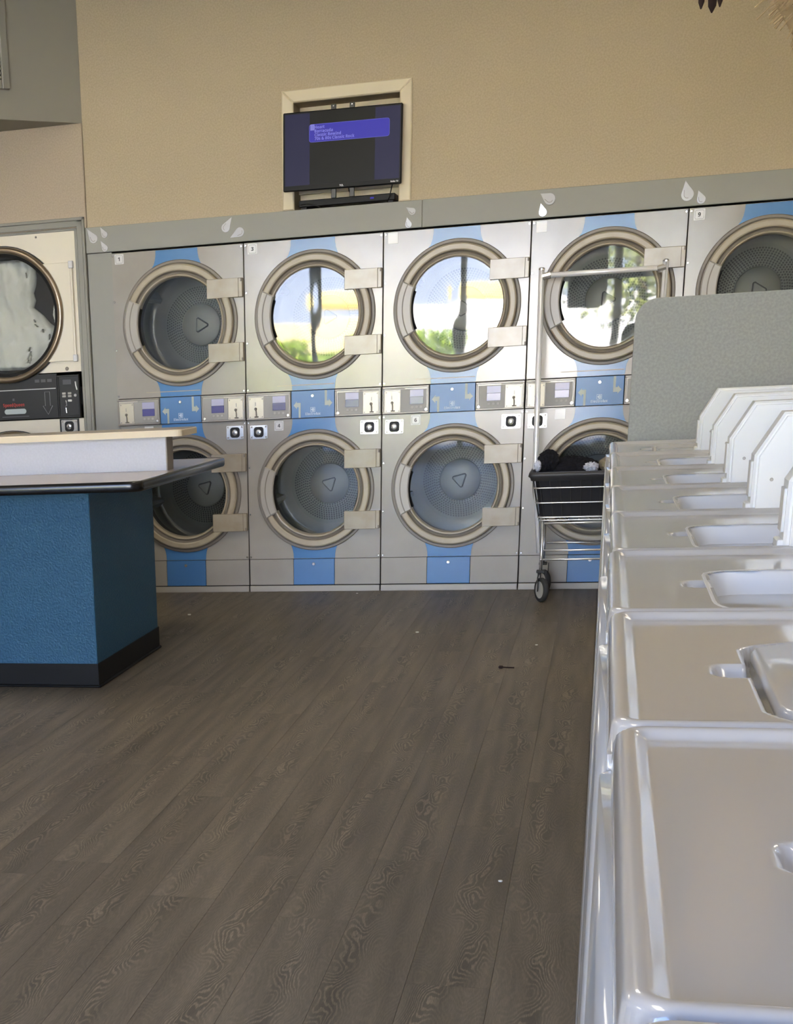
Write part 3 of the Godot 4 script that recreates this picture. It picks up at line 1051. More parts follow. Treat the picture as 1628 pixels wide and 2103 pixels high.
func make_dryer(nums: Array) -> Node3D:
	var o := Node3D.new()
	# carcass behind the fronts
	var s := st0()
	bx(s, Vector3(0.006, 0.98, -0.41), Vector3(0.008, 1.95, 0.8))
	bx(s, Vector3(0.784, 0.98, -0.41), Vector3(0.008, 1.95, 0.8))
	bx(s, Vector3(0.395, 1.951, -0.41), Vector3(0.77, 0.008, 0.8))
	bx(s, Vector3(0.395, 1.07, -0.41), Vector3(0.77, 0.15, 0.8))
	bx(s, Vector3(0.395, 0.03, -0.41), Vector3(0.77, 0.05, 0.78))
	bx(s, Vector3(0.395, 0.98, -0.8), Vector3(0.77, 1.94, 0.01))
	obj("casing", s, M["dark_gap"], o)
	for half in 2:
		var y0: float = [0.1935, 1.1485][half]
		var y1: float = [0.9945, 1.9525][half]
		var cy: float = [0.588, 1.5495][half]
		s = st0()
		holed(s, 0.0025, y0, 0.7875, y1, Vector2(0.405, cy), 0.262, -0.02, 0.0)
		var p := obj("front_panel", s, M["steel"], o)
		for up in [1.0, -1.0]:
			s = st0()
			prism(s, swoosh(up, (y1 - cy) if up > 0.0 else (cy - y0)), 0.0012, 0.0, Transform3D(Basis.IDENTITY, Vector3(0.397, cy, 0)))
			obj("blue_band", s, M["blue_film"], p)
		for q in [Vector2(0.012, y1 - 0.014), Vector2(0.778, y1 - 0.014), Vector2(0.012, cy + 0.14), Vector2(0.012, cy - 0.13), Vector2(0.012, y0 + 0.014), Vector2(0.778, y0 + 0.014)]:
			obj("screw", knob(0.0055, 0.003), M["chrome"], p, v3(q, 0.0))
		door(o, cy)
		drum(o, cy, 0.4 + half * 1.3)
	obj("seam_strip", box(Vector3(0.35, 1.178, 0.001), Vector3(0.33, 0.004, 0.002)), M["ring_paint"], o)
	control_box(o, 0.004, 0.2665, -1.0, 0)
	control_box(o, 0.5235, 0.7865, 1.0, 1)
	# blue middle panel with its arrows and maker's mark
	s = st0()
	bx(s, Vector3(0.395, 1.0715, 0.006), Vector3(0.25, 0.149, 0.012), 0.0015)
	var mid := obj("middle_panel", s, M["blue_panel"], o)
	s = st0()
	prism(s, [Vector2(0.282, 1.067), Vector2(0.301, 1.09), Vector2(0.301, 1.081), Vector2(0.324, 1.081), Vector2(0.323, 0.998), Vector2(0.312, 0.998), Vector2(0.3115, 1.057), Vector2(0.302, 1.057), Vector2(0.302, 1.046)], 0.0006, 0.0, Transform3D(Basis.IDENTITY, Vector3(0, 0, 0.012)))
	obj("arrow", s, M["arrow_film"], mid)
	s = st0()
	prism(s, [Vector2(0.464, 1.144), Vector2(0.477, 1.144), Vector2(0.477, 1.0875), Vector2(0.488, 1.0875), Vector2(0.488, 1.096), Vector2(0.508, 1.074), Vector2(0.488, 1.053), Vector2(0.488, 1.062), Vector2(0.464, 1.062)], 0.0006, 0.0, Transform3D(Basis.IDENTITY, Vector3(0, 0, 0.012)))
	obj("arrow", s, M["arrow_film"], mid)
	s = st0()
	var logo := Transform3D(Basis.IDENTITY, Vector3(0.3945, 1.0405, 0.012))
	var h := 0.0135
	for k in [[Vector3(0, h - 0.0012, 0), Vector3(2 * h, 0.0024, 0.0012)], [Vector3(0, -h + 0.0012, 0), Vector3(2 * h, 0.0024, 0.0012)], [Vector3(h - 0.0012, 0, 0), Vector3(0.0024, 2 * h, 0.0012)], [Vector3(-h + 0.0012, 0, 0), Vector3(0.0024, 2 * h, 0.0012)]]:
		bx(s, k[0], k[1], 0.0, logo)
	prism(s, [Vector2(-0.0105, 0.001), Vector2(0.0, 0.0105), Vector2(0.002, 0.0105), Vector2(0.002, -0.0105), Vector2(0.0, -0.0105)], 0.0008, 0.0, logo)
	prism(s, [Vector2(0.004, 0.0105), Vector2(0.0085, 0.007), Vector2(0.0085, -0.007), Vector2(0.004, -0.0105)], 0.0008, 0.0, logo)
	obj("emblem", s, M["logo_white"], mid)
	text("lettering", "Electrolux", 0.0195, M["logo_white"], mid, Vector3(0.3945, 1.018, 0.0122), true, 0.95)
	obj("panel_lock", knob(0.009, 0.007, 16), M["chrome"], mid, Vector3(0.393, 1.117, 0.012))
	key_plate(o, Vector3(0.072, 0.928, 0.0))
	key_plate(o, Vector3(0.7195, 0.931, 0.0))
	# bottom: three covers and a toe kick
	obj("bottom_cover", box(Vector3(0.137, 0.1155, -0.008), Vector3(0.266, 0.152, 0.016), 0.0015), M["steel"], o)
	obj("bottom_cover", box(Vector3(0.653, 0.1155, -0.008), Vector3(0.268, 0.152, 0.016), 0.0015), M["steel"], o)
	var lint := obj("lint_door", box(Vector3(0.3945, 0.1155, -0.007), Vector3(0.2455, 0.152, 0.018), 0.002), M["blue_panel"], o)
	obj("door_lock", knob(0.0095, 0.006, 16), M["chrome"], lint, Vector3(0.3925, 0.162, 0.002))
	obj("toe_kick", box(Vector3(0.395, 0.0175, 0.001), Vector3(0.783, 0.035, 0.012), 0.002), M["handle_paint"], o)
	sticker(o, Vector3(0.0525, 1.919, 0.0), nums[0])
	sticker(o, Vector3(0.1925, 0.959, 0.0), nums[1])
	return o


func dryers() -> void:
	var L := [
		"steel stacked dryer numbered 1, whose lower half stands behind the counter",
		"steel stacked dryer numbered 3 and 4 beside the one behind the counter",
		"steel stacked dryer with plate 6 and a glaring blank plate above",
		"steel stacked dryer behind the chrome laundry cart",
		"steel stacked dryer numbered 9, mostly hidden by the grey divider",
	]
	var nums := [["1", ""], ["3", "4"], ["", "6"], ["", ""], ["9", ""]]
	for i in 5:
		var o := make_dryer(nums[i])
		o.name = numbered("stacked_dryer")
		add_child(o, true)
		o.position = Vector3(0.79 * (i - 1), 0, 0)
		tag(o, L[i], "dryer", "steel stacked dryers along the back wall")


# ---------------------------------------------------------------- cream dryer at the corner
func white_dryer() -> void:
	var o := thing("cream_dryer", "cream enamelled stacked dryer with white laundry behind its round glass", "dryer", Vector3(-1.4725, 0, 0))
	var s := st0()
	var R := 0.345
	holed(s, -0.468, 1.318, 0.468, 2.098, Vector2(0, 1.652), R, -0.02, 0.0)
	obj("front_panel", s, M["cream_steel"], o)
	s = st0()
	holed(s, -0.468, 0.02, 0.468, 1.052, Vector2(0, 0.608), 0.34, -0.02, 0.0)
	obj("front_panel", s, M["cream_steel"], o)
	s = st0()
	for x in [-0.464, 0.464]:
		bx(s, Vector3(x, 1.05, -0.4), Vector3(0.008, 2.09, 0.76))
	bx(s, Vector3(0, 1.05, -0.78), Vector3(0.92, 2.09, 0.01))
	bx(s, Vector3(0, 2.094, -0.4), Vector3(0.92, 0.008, 0.76))
	bx(s, Vector3(0, 1.18, -0.4), Vector3(0.92, 0.1, 0.76))
	bx(s, Vector3(0, 0.015, -0.4), Vector3(0.92, 0.03, 0.76))
	obj("casing", s, M["dark_gap"], o)
	for cy in [1.652, 0.608]:
		var c := Transform3D(Basis.IDENTITY, Vector3(0, cy, 0))
		s = st0()
		smooth(s)
		lathe(s, [Vector2(0.381, 0.0), Vector2(0.381, 0.028), Vector2(0.377, 0.036), Vector2(0.368, 0.041), Vector2(0.354, 0.041), Vector2(0.347, 0.034), Vector2(0.345, 0.018), Vector2(0.344, -0.02)], 96, c)
		var d := obj("door", s, M["bronze_ring"], o)
		s = st0()
		smooth(s)
		lathe(s, [Vector2(0.3445, 0.026), Vector2(0.34, 0.022), Vector2(0.326, 0.016), Vector2(0.324, -0.02)], 96, c)
		obj("gasket", s, M["black_rubber"], d)
		s = st0()
		smooth(s)
		lathe(s, [Vector2(0.33, 0.012), Vector2(0.16, 0.012), Vector2(0.0, 0.012)], 64, c)
		obj("glass", s, M["door_glass"], d)
		s = st0()
		var skin := [Vector2(0.444, -0.272), Vector2(0.444, 0.272)]
		for i in 13:
			var t: float = lerp(0.796, -0.796, i / 12.0)
			skin.append(Vector2(cos(t), sin(t)) * 0.379)
		skin[2].y = 0.272
		skin[14].y = -0.272
		prism(s, skin, 0.021, 0.002, c)
		obj("door_skin", s, M["cream_steel"], d)
		s = st0()
		lathe(s, [Vector2(0.384, 0.0235), Vector2(0.3835, 0.0105), Vector2(0.388, 0.0105), Vector2(0.387, 0.002)], 64, c)
		obj("door_seal", s, M["black_plastic"], d)
		s = st0()
		lathe(s, [Vector2(0.008, -0.265), Vector2(0.008, 0.265)], 12, Transform3D(Basis(Vector3(1, 0, 0), PI / 2), Vector3(0.4425, cy, 0.022)))
		var h := obj("hinge_rod", s, M["cream_steel"], d)
		for k in [-1.0, 1.0]:
			obj("hinge_cap", box(Vector3(0.4425, cy + k * 0.258, 0.022), Vector3(0.026, 0.04, 0.022), 0.003), M["sticker"], h)
		s = st0()
		smooth(s)
		lathe(s, [Vector2(0.345, -0.02), Vector2(0.36, -0.12), Vector2(0.4, -0.13), Vector2(0.4, -0.66), Vector2(0.36, -0.7), Vector2(0.0, -0.7)], 64, c)
		obj("drum", s, M["drum_steel"], o)
	# black band with controls
	s = st0()
	bx(s, Vector3(-0.078, 1.1855, 0.002), Vector3(0.776, 0.257, 0.012), 0.002)
	var band := obj("control_band", s, M["black_panel"], o)
	obj("silver_line", box(Vector3(-0.07, 1.2295, 0.009), Vector3(0.74, 0.005, 0.003)), M["silver_line"], band)
	s = st0()
	var ar := [Vector2(-0.016, 0.065), Vector2(0.016, 0.065), Vector2(0.016, -0.015), Vector2(0.031, -0.015), Vector2(0.0, -0.065), Vector2(-0.031, -0.015), Vector2(-0.016, -0.015)]
	var ap := []
	for p in ar:
		ap.append(Vector3(p.x + 0.243, p.y + 1.146, 0.0085))
	tube(s, ap, 0.0016, 5, true)
	obj("arrow_outline", s, M["grey_print"], band)
	text("lettering", "SpeedQueen", 0.027, M["red_print"], band, Vector3(0.022, 1.144, 0.0082), true, 0.86)
	s = st0()
	prism(s, rrect(Vector2(0.03, 1.106), 0.142, 0.03, 0.0149, 6), 0.001, 0.0, Transform3D(Basis.IDENTITY, Vector3(0, 0, 0.008)))
	obj("pill_label", s, M["pill_label"], band)
	obj("emblem", box(Vector3(0.022, 1.175, 0.0085), Vector3(0.012, 0.014, 0.001)), M["dim_key"], band)
	obj("small_print", box(Vector3(0.03, 1.076, 0.0085), Vector3(0.175, 0.006, 0.001)), M["dim_key"], band)
	for k in 3:
		obj("indicator", box(Vector3(0.183 + k * 0.04, 1.276, 0.0085), Vector3(0.03, 0.018, 0.002), 0.001), M["dim_key"], band)
	s = st0()
	bx(s, Vector3(0.383, 1.1795, 0.0), Vector3(0.138, 0.245, 0.02), 0.002)
	for k in [[Vector3(0.383, 1.2965, 0.014), Vector3(0.138, 0.01, 0.01)], [Vector3(0.383, 1.0635, 0.014), Vector3(0.138, 0.012, 0.01)], [Vector3(0.3185, 1.18, 0.014), Vector3(0.009, 0.225, 0.01)], [Vector3(0.4475, 1.18, 0.014), Vector3(0.009, 0.225, 0.01)]]:
		bx(s, k[0], k[1], 0.002)
	var cp := obj("coin_panel", s, M["black_panel"], o)
	obj("display", box(Vector3(0.375, 1.262, 0.0115), Vector3(0.055, 0.03, 0.003), 0.001), M["dim_key"], cp)
	for x in [0.352, 0.388]:
		for y in [1.197, 1.181]:
			obj("button", box(Vector3(x, y, 0.0125), Vector3(0.024, 0.013, 0.005), 0.002), M["button_grey"], cp)
	s = st0()
	tube(s, [Vector3(0.362, 1.157, 0.015), Vector3(0.366, 1.145, 0.018), Vector3(0.367, 1.128, 0.016), Vector3(0.358, 1.122, 0.014)], 0.0035, 8)
	tube(s, [Vector3(0.3605, 1.115, 0.013), Vector3(0.363, 1.085, 0.013)], 0.0028, 8)
	obj("coin_lever", s, M["chrome"], cp)
	obj("coin_return", box(Vector3(0.388, 1.155, 0.013), Vector3(0.026, 0.013, 0.006), 0.003), M["sticker"], cp)
	obj("start_knob", knob(0.009, 0.008, 14), M["silver_line"], cp, Vector3(0.4245, 1.184, 0.011))
	s = st0()
	tube(s, [Vector3(0.428, 1.262, 0.011), Vector3(0.431, 1.24, 0.014), Vector3(0.4365, 1.215, 0.011)], 0.0045, 8)
	obj("return_chute", s, M["silver_line"], cp)
	key_plate(o, Vector3(0.3735, 1.006, 0.003))
	obj("lock_surround", box(Vector3(0.3735, 1.006, 0.001), Vector3(0.125, 0.088, 0.004), 0.001), M["black_plastic"], o)
	obj("screw", knob(0.011, 0.006), M["ring_dark"], o, Vector3(0.377, 1.337, 0.0))
	obj("screw", knob(0.006, 0.004), M["ring_dark"], o, Vector3(0.229, 2.073, 0.0))
	# the white load pressed against the glass: things held by the dryer
	var rows := [[1.965, -1.56, -1.4], [1.95, -1.64, -1.335], [1.91, -1.69, -1.303], [1.86, -1.7, -1.298], [1.815, -1.69, -1.306], [1.776, -1.67, -1.322], [1.735, -1.665, -1.311], [1.694, -1.675, -1.325], [1.644, -1.7, -1.262], [1.6, -1.73, -1.225], [1.57, -1.745, -1.18], [1.52, -1.745, -1.175], [1.46, -1.725, -1.21], [1.4, -1.68, -1.265], [1.36, -1.62, -1.33], [1.345, -1.56, -1.4]]
	var w := put("white_laundry", draped(rows, 0.085, 11), M["white_cloth"], null, Vector3(0, 0, -0.12))
	tag(w, "bunched white sheet standing upright behind the cream dryer's round glass", "laundry")
	var c2 := cloth_lump(Vector3(0.028, 0.07, 0.03), 15, 2.0, 0.012)
	var w3 := put("white_laundry", c2, M["white_cloth"], null, Vector3(-1.16, 1.65, -0.1))
	tag(w3, "small twisted white cloth by the rim of the cream dryer's glass", "laundry")


# a bundle whose outline follows rows of (height, one side, other side), with folds that run down it
func draped(rows: Array, depth: float, seed_: int) -> ArrayMesh:
	var n := FastNoiseLite.new()
	n.noise_type = FastNoiseLite.TYPE_SIMPLEX_SMOOTH
	n.seed = seed_
	n.frequency = 1.0
	n.fractal_octaves = 3
	var s := st0()
	smooth(s)
	var grid := []
	var NU := 96
	var steps := 5
	for i in (rows.size() - 1) * steps + 1:
		var k: int = min(int(i / float(steps)), rows.size() - 2)
		var t := i / float(steps) - k
		var y: float = lerp(rows[k][0], rows[k + 1][0], t)
		var a: float = lerp(rows[k][1], rows[k + 1][1], t)
		var b: float = lerp(rows[k][2], rows[k + 1][2], t)
		var row := []
		var dz: float = depth * min(1.0, (b - a) / 0.3)
		for u in NU:
			var w := TAU * u / NU
			var x: float = (a + b) / 2 + (b - a) / 2 * cos(w)
			var fold := n.get_noise_3d(x * 13.0 + y * 3.0, y * 4.5, 1.5 * sin(w))
			row.append(Vector3(x, y, dz * sin(w) + 0.026 * fold * (0.3 + abs(sin(w)))))
		grid.append(row)
	for i in grid.size() - 1:
		for u in NU:
			var v := (u + 1) % NU
			var q := [grid[i][u], grid[i][v], grid[i + 1][v], grid[i + 1][u]]
			face(s, q, q[0] - Vector3(-1.5, q[0].y, 0))
	face(s, grid[0], Vector3.UP)
	face(s, grid[-1], Vector3.DOWN)
	return commit(s)


func cloth_lump(r: Vector3, seed_: int, freq: float, amp: float) -> ArrayMesh:
	var n := FastNoiseLite.new()
	n.noise_type = FastNoiseLite.TYPE_SIMPLEX_SMOOTH
	n.seed = seed_
	n.frequency = freq
	n.fractal_octaves = 3
	n.fractal_type = FastNoiseLite.FRACTAL_RIDGED
	var s := st0()
	smooth(s)
	var NU := 72
	var NV := 40
	var grid := []
	for j in NV + 1:
		var row := []
		var v := PI * j / NV
		for i in NU:
			var u := TAU * i / NU
			var d := Vector3(sin(v) * cos(u), cos(v), sin(v) * sin(u))
			var k := n.get_noise_3dv(Vector3(d.x, d.y * 0.6, d.z))
			row.append(d * r + d * amp * k)
		grid.append(row)
	for j in NV:
		for i in NU:
			var q := [grid[j][i], grid[j][(i + 1) % NU], grid[j + 1][(i + 1) % NU], grid[j + 1][i]]
			if j == 0:
				face(s, [q[0], q[2], q[3]], q[2] + q[3])
			elif j == NV - 1:
				face(s, [q[0], q[1], q[2]], q[0] + q[1])
			else:
				face(s, q, q[0] + q[2])
	return commit(s)


# ---------------------------------------------------------------- television in its recess
func television() -> void:
	var fr := thing("recess_frame", "cream wooden frame round the television recess above the grey band", "frame", Vector3(0.5845, 2.1, 0.0))
	var xo := 0.3525
	var w := 0.065
	var pieces := [
		[Vector2(-xo, 0.0), Vector2(-xo, 0.595), Vector2(-xo + w, 0.533), Vector2(-xo + w, 0.0)],
		[Vector2(xo, 0.0), Vector2(xo, 0.595), Vector2(xo - w, 0.533), Vector2(xo - w, 0.0)],
		[Vector2(-xo, 0.5955), Vector2(xo, 0.5955), Vector2(xo - w, 0.5335), Vector2(-xo + w, 0.5335)],
	]
	for p in pieces:
		var s := st0()
		prism(s, p, 0.024, 0.006)
		obj("board", s, M["cream_wood"], fr)
	var shelf := thing("media_player", "flat black media box on the recess shelf under the television", "electronics", Vector3(0.5845, 2.1, -0.08))
	obj("body", box(Vector3(0, 0.03, 0), Vector3(0.53, 0.034, 0.15), 0.003), M["tv_black"], shelf)
	obj("status_light", box(Vector3(0.14, 0.031, 0.0755), Vector3(0.02, 0.008, 0.001)), M["tv_banner"], shelf)
	for x in [-0.24, 0.24]:
		obj("foot", box(Vector3(x, 0.0065, 0.05), Vector3(0.03, 0.013, 0.03), 0.001), M["black_rubber"], shelf)
	var mt := thing("tv_mount", "black wall bracket holding the television", "bracket", Vector3(0.575, 2.37, 0.0))
	obj("wall_plate", box(Vector3(0.0, 0.0, -0.155), Vector3(0.25, 0.2, 0.05), 0.004), M["black_plastic"], mt)
	obj("arm", box(Vector3(0.0, 0.0, -0.04), Vector3(0.05, 0.06, 0.2), 0.004), M["black_plastic"], mt)
	for x in [-0.05, 0.05]:
		var r := obj("rail", box(Vector3(x, 0.0, 0.06), Vector3(0.026, 0.46, 0.02), 0.002), M["black_plastic"], mt)
		obj("screw", knob(0.004, 0.003), M["chrome"], r, Vector3(x, 0.221, 0.07))
	# the set itself, a little tilted
	var tv := thing("television", "flat black television showing a blue song banner", "television", Vector3(0.5765, 2.377, 0.1))
	tv.rotation = Vector3(0.0, 0.0, deg_to_rad(-0.6))
	obj("cabinet", box(Vector3(0, 0, -0.008), Vector3(0.641, 0.387, 0.034), 0.004), M["tv_black"], tv)
	var z := 0.0095
	var scr := obj("screen", box(Vector3(-0.0, 0.008, z), Vector3(0.62, 0.35, 0.001)), M["tv_screen"], tv)
	obj("navy_field", box(Vector3(-0.2425, 0.008, z + 0.0007), Vector3(0.135, 0.35, 0.0006)), M["tv_navy"], scr)
	obj("navy_field", box(Vector3(0.244, 0.008, z + 0.0007), Vector3(0.132, 0.35, 0.0006)), M["tv_navy"], scr)
	var s := st0()
	prism(s, rrect(Vector2(0.0385, 0.084), 0.43, 0.086, 0.012, 5), 0.0006, 0.0, Transform3D(Basis.IDENTITY, Vector3(0, 0, z + 0.001)))
	obj("banner", s, M["tv_banner"], scr)
	s = st0()
	var pts := []
	for p in rrect(Vector2(0.0385, 0.084), 0.43, 0.086, 0.012, 5):
		pts.append(v3(p, z + 0.0016))
	tube(s, pts, 0.001, 4, true)
	obj("banner_edge", s, M["tv_words"], scr)
	var lines := ["Heart", "Barracuda", "Classic Rewind", "70s & 80s Classic Rock"]
	for i in 4:
		var t := text("song_line", lines[i], 0.0205, M["tv_words"], scr, Vector3.ZERO, true)
		var bb := t.mesh.get_aabb()
		t.position = Vector3(-0.148 - bb.position.x, 0.112 - i * 0.0185, z + 0.0018)
	text("note_mark", "♪", 0.03, M["tv_words"], scr, Vector3(-0.16, 0.108, z + 0.0018), true)
	text("maker_mark", "TCL", 0.013, M["sticker"], tv, Vector3(0.0, -0.181, 0.0092), true)
	text("maker_mark", "Roku TV", 0.011, M["sticker"], tv, Vector3(0.285, -0.181, 0.0092), true)
	# cables
	for k in [[[Vector3(0.605, 2.2, 0.07), Vector3(0.607, 2.17, 0.05), Vector3(0.612, 2.15, -0.01), Vector3(0.61, 2.135, -0.02)], "thin black cable hanging under the middle of the television"], [[Vector3(0.85, 2.2, 0.08), Vector3(0.838, 2.17, 0.05), Vector3(0.824, 2.13, 0.02), Vector3(0.806, 2.105, -0.01)], "thin black cable slanting from the television's lower corner"], [[Vector3(0.33, 2.125, -0.002), Vector3(0.37, 2.128, 0.003), Vector3(0.41, 2.118, 0.004), Vector3(0.44, 2.106, 0.003)], "black cable lying before the media box in the recess"]]:
		s = st0()
		smooth(s)
		tube(s, k[0], 0.0028, 6)
		tag(obj("cable", s, M["black_rubber"]), k[1], "cable", "television cables")


# ---------------------------------------------------------------- mirror drops on the grey band
func drops() -> void:
	# tip, round end, width
	var D := [
		[Vector2(-0.921, 2.094), Vector2(-0.87, 2.018), 0.05, "large mirror drop ornament nearest the cream dryer"],
		[Vector2(-0.84, 2.098), Vector2(-0.807, 2.04), 0.036, "small mirror drop ornament above another, nearest the cream dryer"],
		[Vector2(-0.841, 2.025), Vector2(-0.808, 1.968), 0.036, "small mirror drop ornament below another, nearest the cream dryer"],
		[Vector2(-0.06, 2.093), Vector2(-0.11, 2.02), 0.048, "mirror drop ornament above the seam of dryers one and three, the higher"],
		[Vector2(-0.072, 1.985), Vector2(0.008, 2.022), 0.05, "mirror drop ornament above the seam of dryers one and three, the lower"],
		[Vector2(0.912, 2.068), Vector2(0.962, 2.035), 0.036, "mirror drop ornament below the television frame's corner, the upper one"],
		[Vector2(0.918, 2.018), Vector2(0.932, 1.964), 0.036, "mirror drop ornament below the television frame's corner, the lower one"],
		[Vector2(1.618, 2.08), Vector2(1.692, 2.035), 0.058, "large mirror drop ornament above the laundry cart"],
		[Vector2(1.622, 2.034), Vector2(1.64, 1.968), 0.042, "small mirror drop ornament above the laundry cart"],
		[Vector2(2.342, 2.085), Vector2(2.362, 1.988), 0.062, "large mirror drop ornament beside dryer nine"],
		[Vector2(2.408, 2.034), Vector2(2.432, 1.97), 0.042, "small mirror drop ornament beside dryer nine"],
	]
	for k in D.size():
		var tip: Vector2 = D[k][0]
		var end: Vector2 = D[k][1]
		var L := tip.distance_to(end)
		var r: float = D[k][2] / 2.0
		var poly := []
		var cy := -L + r
		var a0 := acos(clamp(r / (-cy), -1, 1))
		poly.append(Vector2(0, 0))
		for i in 25:
			var t := PI / 2 - a0 - (TAU - 2 * a0) * i / 24.0
			poly.append(Vector2(r * cos(t), cy + r * sin(t)))
		var s := st0()
		prism(s, poly, 0.004, 0.0015)
		var turn := (tip - end).angle() - PI / 2
		var o := put("drop_ornament", commit(s), M["mirror_film"], null, Vector3(tip.x, tip.y, 0.0125))
		var tilt := Vector3(rng.randf_range(-0.015, 0.015), rng.randf_range(-0.03, 0.03), turn)
		o.rotation = tilt
		s = st0()
		var arc := []
		for i in 9:
			var t: float = lerp(PI * 0.92, PI * 1.55, i / 8.0)
			arc.append(Vector3(r * 0.55 * cos(t), cy + r * 0.55 * sin(t), 0.004))
		arc.push_front(Vector3(-r * 0.42, cy + r * 0.8, 0.004))
		tube(s, arc, 0.0009, 4)
		obj("curved_line", s, M["ring_dark"], o)
		tag(o, D[k][3], "ornament", "mirror water drops on the grey band")


# ---------------------------------------------------------------- blue counter
func counter() -> void:
	var o := thing("folding_counter", "blue folding counter with beige top, black bumper edge and raised ledge", "counter", Vector3(0, 0, 0))
	var x0 := -3.4
	obj("base", span(Vector3(x0, 0.1, 1.925), Vector3(-0.044, 0.842, 2.905), 0.003), M["blue_wall_paint"], o)
	var s := st0()
	bx(s, Vector3((x0 - 0.042) / 2, 0.052, 2.907), Vector3(-0.042 - x0, 0.104, 0.006), 0.001)
	bx(s, Vector3(-0.042, 0.052, 2.415), Vector3(0.006, 0.104, 0.99), 0.001)
	bx(s, Vector3((x0 - 0.042) / 2, 0.006, 2.912), Vector3(-0.03 - x0, 0.012, 0.012), 0.004)
	bx(s, Vector3(-0.036, 0.006, 2.415), Vector3(0.012, 0.012, 1.0), 0.004)
	bx(s, Vector3((x0 - 0.06) / 2, 0.05, 2.4), Vector3(-0.06 - x0, 0.1, 0.96))
	obj("cove_base", s, M["cove_base"], o)
	# top slab with clipped, rounded corners; outline in x and z
	var outl := []
	for k in [[Vector2(0.245, 3.13), 0.05], [Vector2(0.245, 1.63), 0.05]]:
		pass
	var flat := Transform3D(Basis(Vector3(1, 0, 0), Vector3(0, 0, 1), Vector3(0, 1, 0)), Vector3.ZERO)
	var rr := func(inset: float) -> Array:
		var q := []
		var r := 0.05 - inset
		var xa := 0.245 - inset
		for i in 7:
			var t := PI / 2 * i / 6
			q.append(Vector2(xa - r + r * sin(t), 1.625 + inset + r - r * cos(t)))
		for i in 7:
			var t := PI / 2 * i / 6
			q.append(Vector2(xa - r + r * cos(t), 3.135 - inset - r + r * sin(t)))
		q.append(Vector2(x0, 3.135 - inset))
		q.append(Vector2(x0, 1.625 + inset))
		return q
	s = st0()
	prism(s, rr.call(0.006), 0.036, 0.002, flat.translated(Vector3(0, 0.8435, 0)))
	var top := obj("top", s, M["laminate_beige"], o)
	s = st0()
	var edge := []
	for p in rr.call(0.0):
		edge.append(Vector3(p.x, 0, p.y))
	for i in edge.size() - 2:
		pass
	smooth(s)
	var path := edge.slice(0, edge.size() - 1)
	path.push_front(Vector3(x0, 0, 1.625))
	# bumper moulding: a rounded strip swept along the outline
	var prof := [Vector2(-0.008, 0.0405), Vector2(0.002, 0.0405), Vector2(0.007, 0.037), Vector2(0.0095, 0.03), Vector2(0.0095, 0.011), Vector2(0.007, 0.004), Vector2(0.002, 0.0), Vector2(-0.008, 0.0)]
	for i in path.size() - 1:
		for j in prof.size() - 1:
			var q := []
			for e in [[i, j], [i + 1, j], [i + 1, j + 1], [i, j + 1]]:
				var a: Vector3 = path[max(e[0] - 1, 0)]
				var b: Vector3 = path[min(e[0] + 1, path.size() - 1)]
				var d := (b - a).normalized()
				var out := Vector3(d.z, 0, -d.x)
				q.append(path[e[0]] + out * prof[e[1]].x + Vector3(0, 0.8405 + prof[e[1]].y, 0))
			var cc := Vector3(-1.0, 0.86, 2.4)
			face(s, q, (q[0] + q[2]) / 2.0 - cc)
	obj("bumper_edge", s, M["bumper"], top)
	# raised ledge on a low wall
	s = st0()
	bx(s, Vector3((x0 + 0.18) / 2, 0.951, 2.4175), Vector3(0.18 - x0, 0.146, 0.1), 0.001)
	var ris := obj("riser", s, M["laminate_white"], o)
	obj("riser_end_board", box(Vector3(0.182, 0.951, 2.4175), Vector3(0.006, 0.146, 0.102), 0.001), M["riser_end"], ris)
	s = st0()
	var led := []
	for p in rrect(Vector2((x0 + 0.275) / 2, 2.41), 0.275 - x0, 0.31, 0.03, 5):
		led.append(p)
	prism(s, led, 0.027, 0.003, flat.translated(Vector3(0, 1.024, 0)))
	var lg := obj("ledge", s, M["ledge_edge"], o)
	s = st0()
	var led2 := []
	for p in rrect(Vector2((x0 + 0.275) / 2, 2.41), 0.268 - x0, 0.302, 0.028, 5):
		led2.append(p)
	prism(s, led2, 0.0012, 0.0, flat.translated(Vector3(0, 1.051, 0)))
	obj("ledge_laminate", s, M["laminate_beige"], lg)


# ---------------------------------------------------------------- washers
const HW := 0.965
const XF := 2.022


func lid_outline(inset: float, open := false) -> Array:
	# x from the washer's front, z from its far side
	if open:
		return [Vector2(0.141, 0.222), Vector2(0.141, 0.575), Vector2(0.185, 0.619), Vector2(0.52, 0.625), Vector2(0.52, 0.215)]
	return [Vector2(0.141 + inset, 0.222 + inset * 0.8), Vector2(0.141 + inset, 0.575 - inset * 0.8), Vector2(0.178 + inset * 0.7, 0.617 - inset), Vector2(0.52 - inset, 0.64 - inset), Vector2(0.52 - inset, 0.16 + inset), Vector2(0.215 + inset * 0.3, 0.185 + inset)]


func soft_outline(p: Array, r: float) -> Array:
	var out := []
	var n := p.size()
	for i in n:
		var a: Vector2 = p[(i - 1 + n) % n]
		var b: Vector2 = p[i]
		var c: Vector2 = p[(i + 1) % n]
		var d0: Vector2 = (a - b).normalized() * min(r, a.distance_to(b) * 0.45)
		var d1: Vector2 = (c - b).normalized() * min(r, c.distance_to(b) * 0.45)
		for k in 5:
			var t := k / 4.0
			out.append((b + d0) * (1 - t) * (1 - t) + b * 2 * t * (1 - t) + (b + d1) * t * t)
	return out


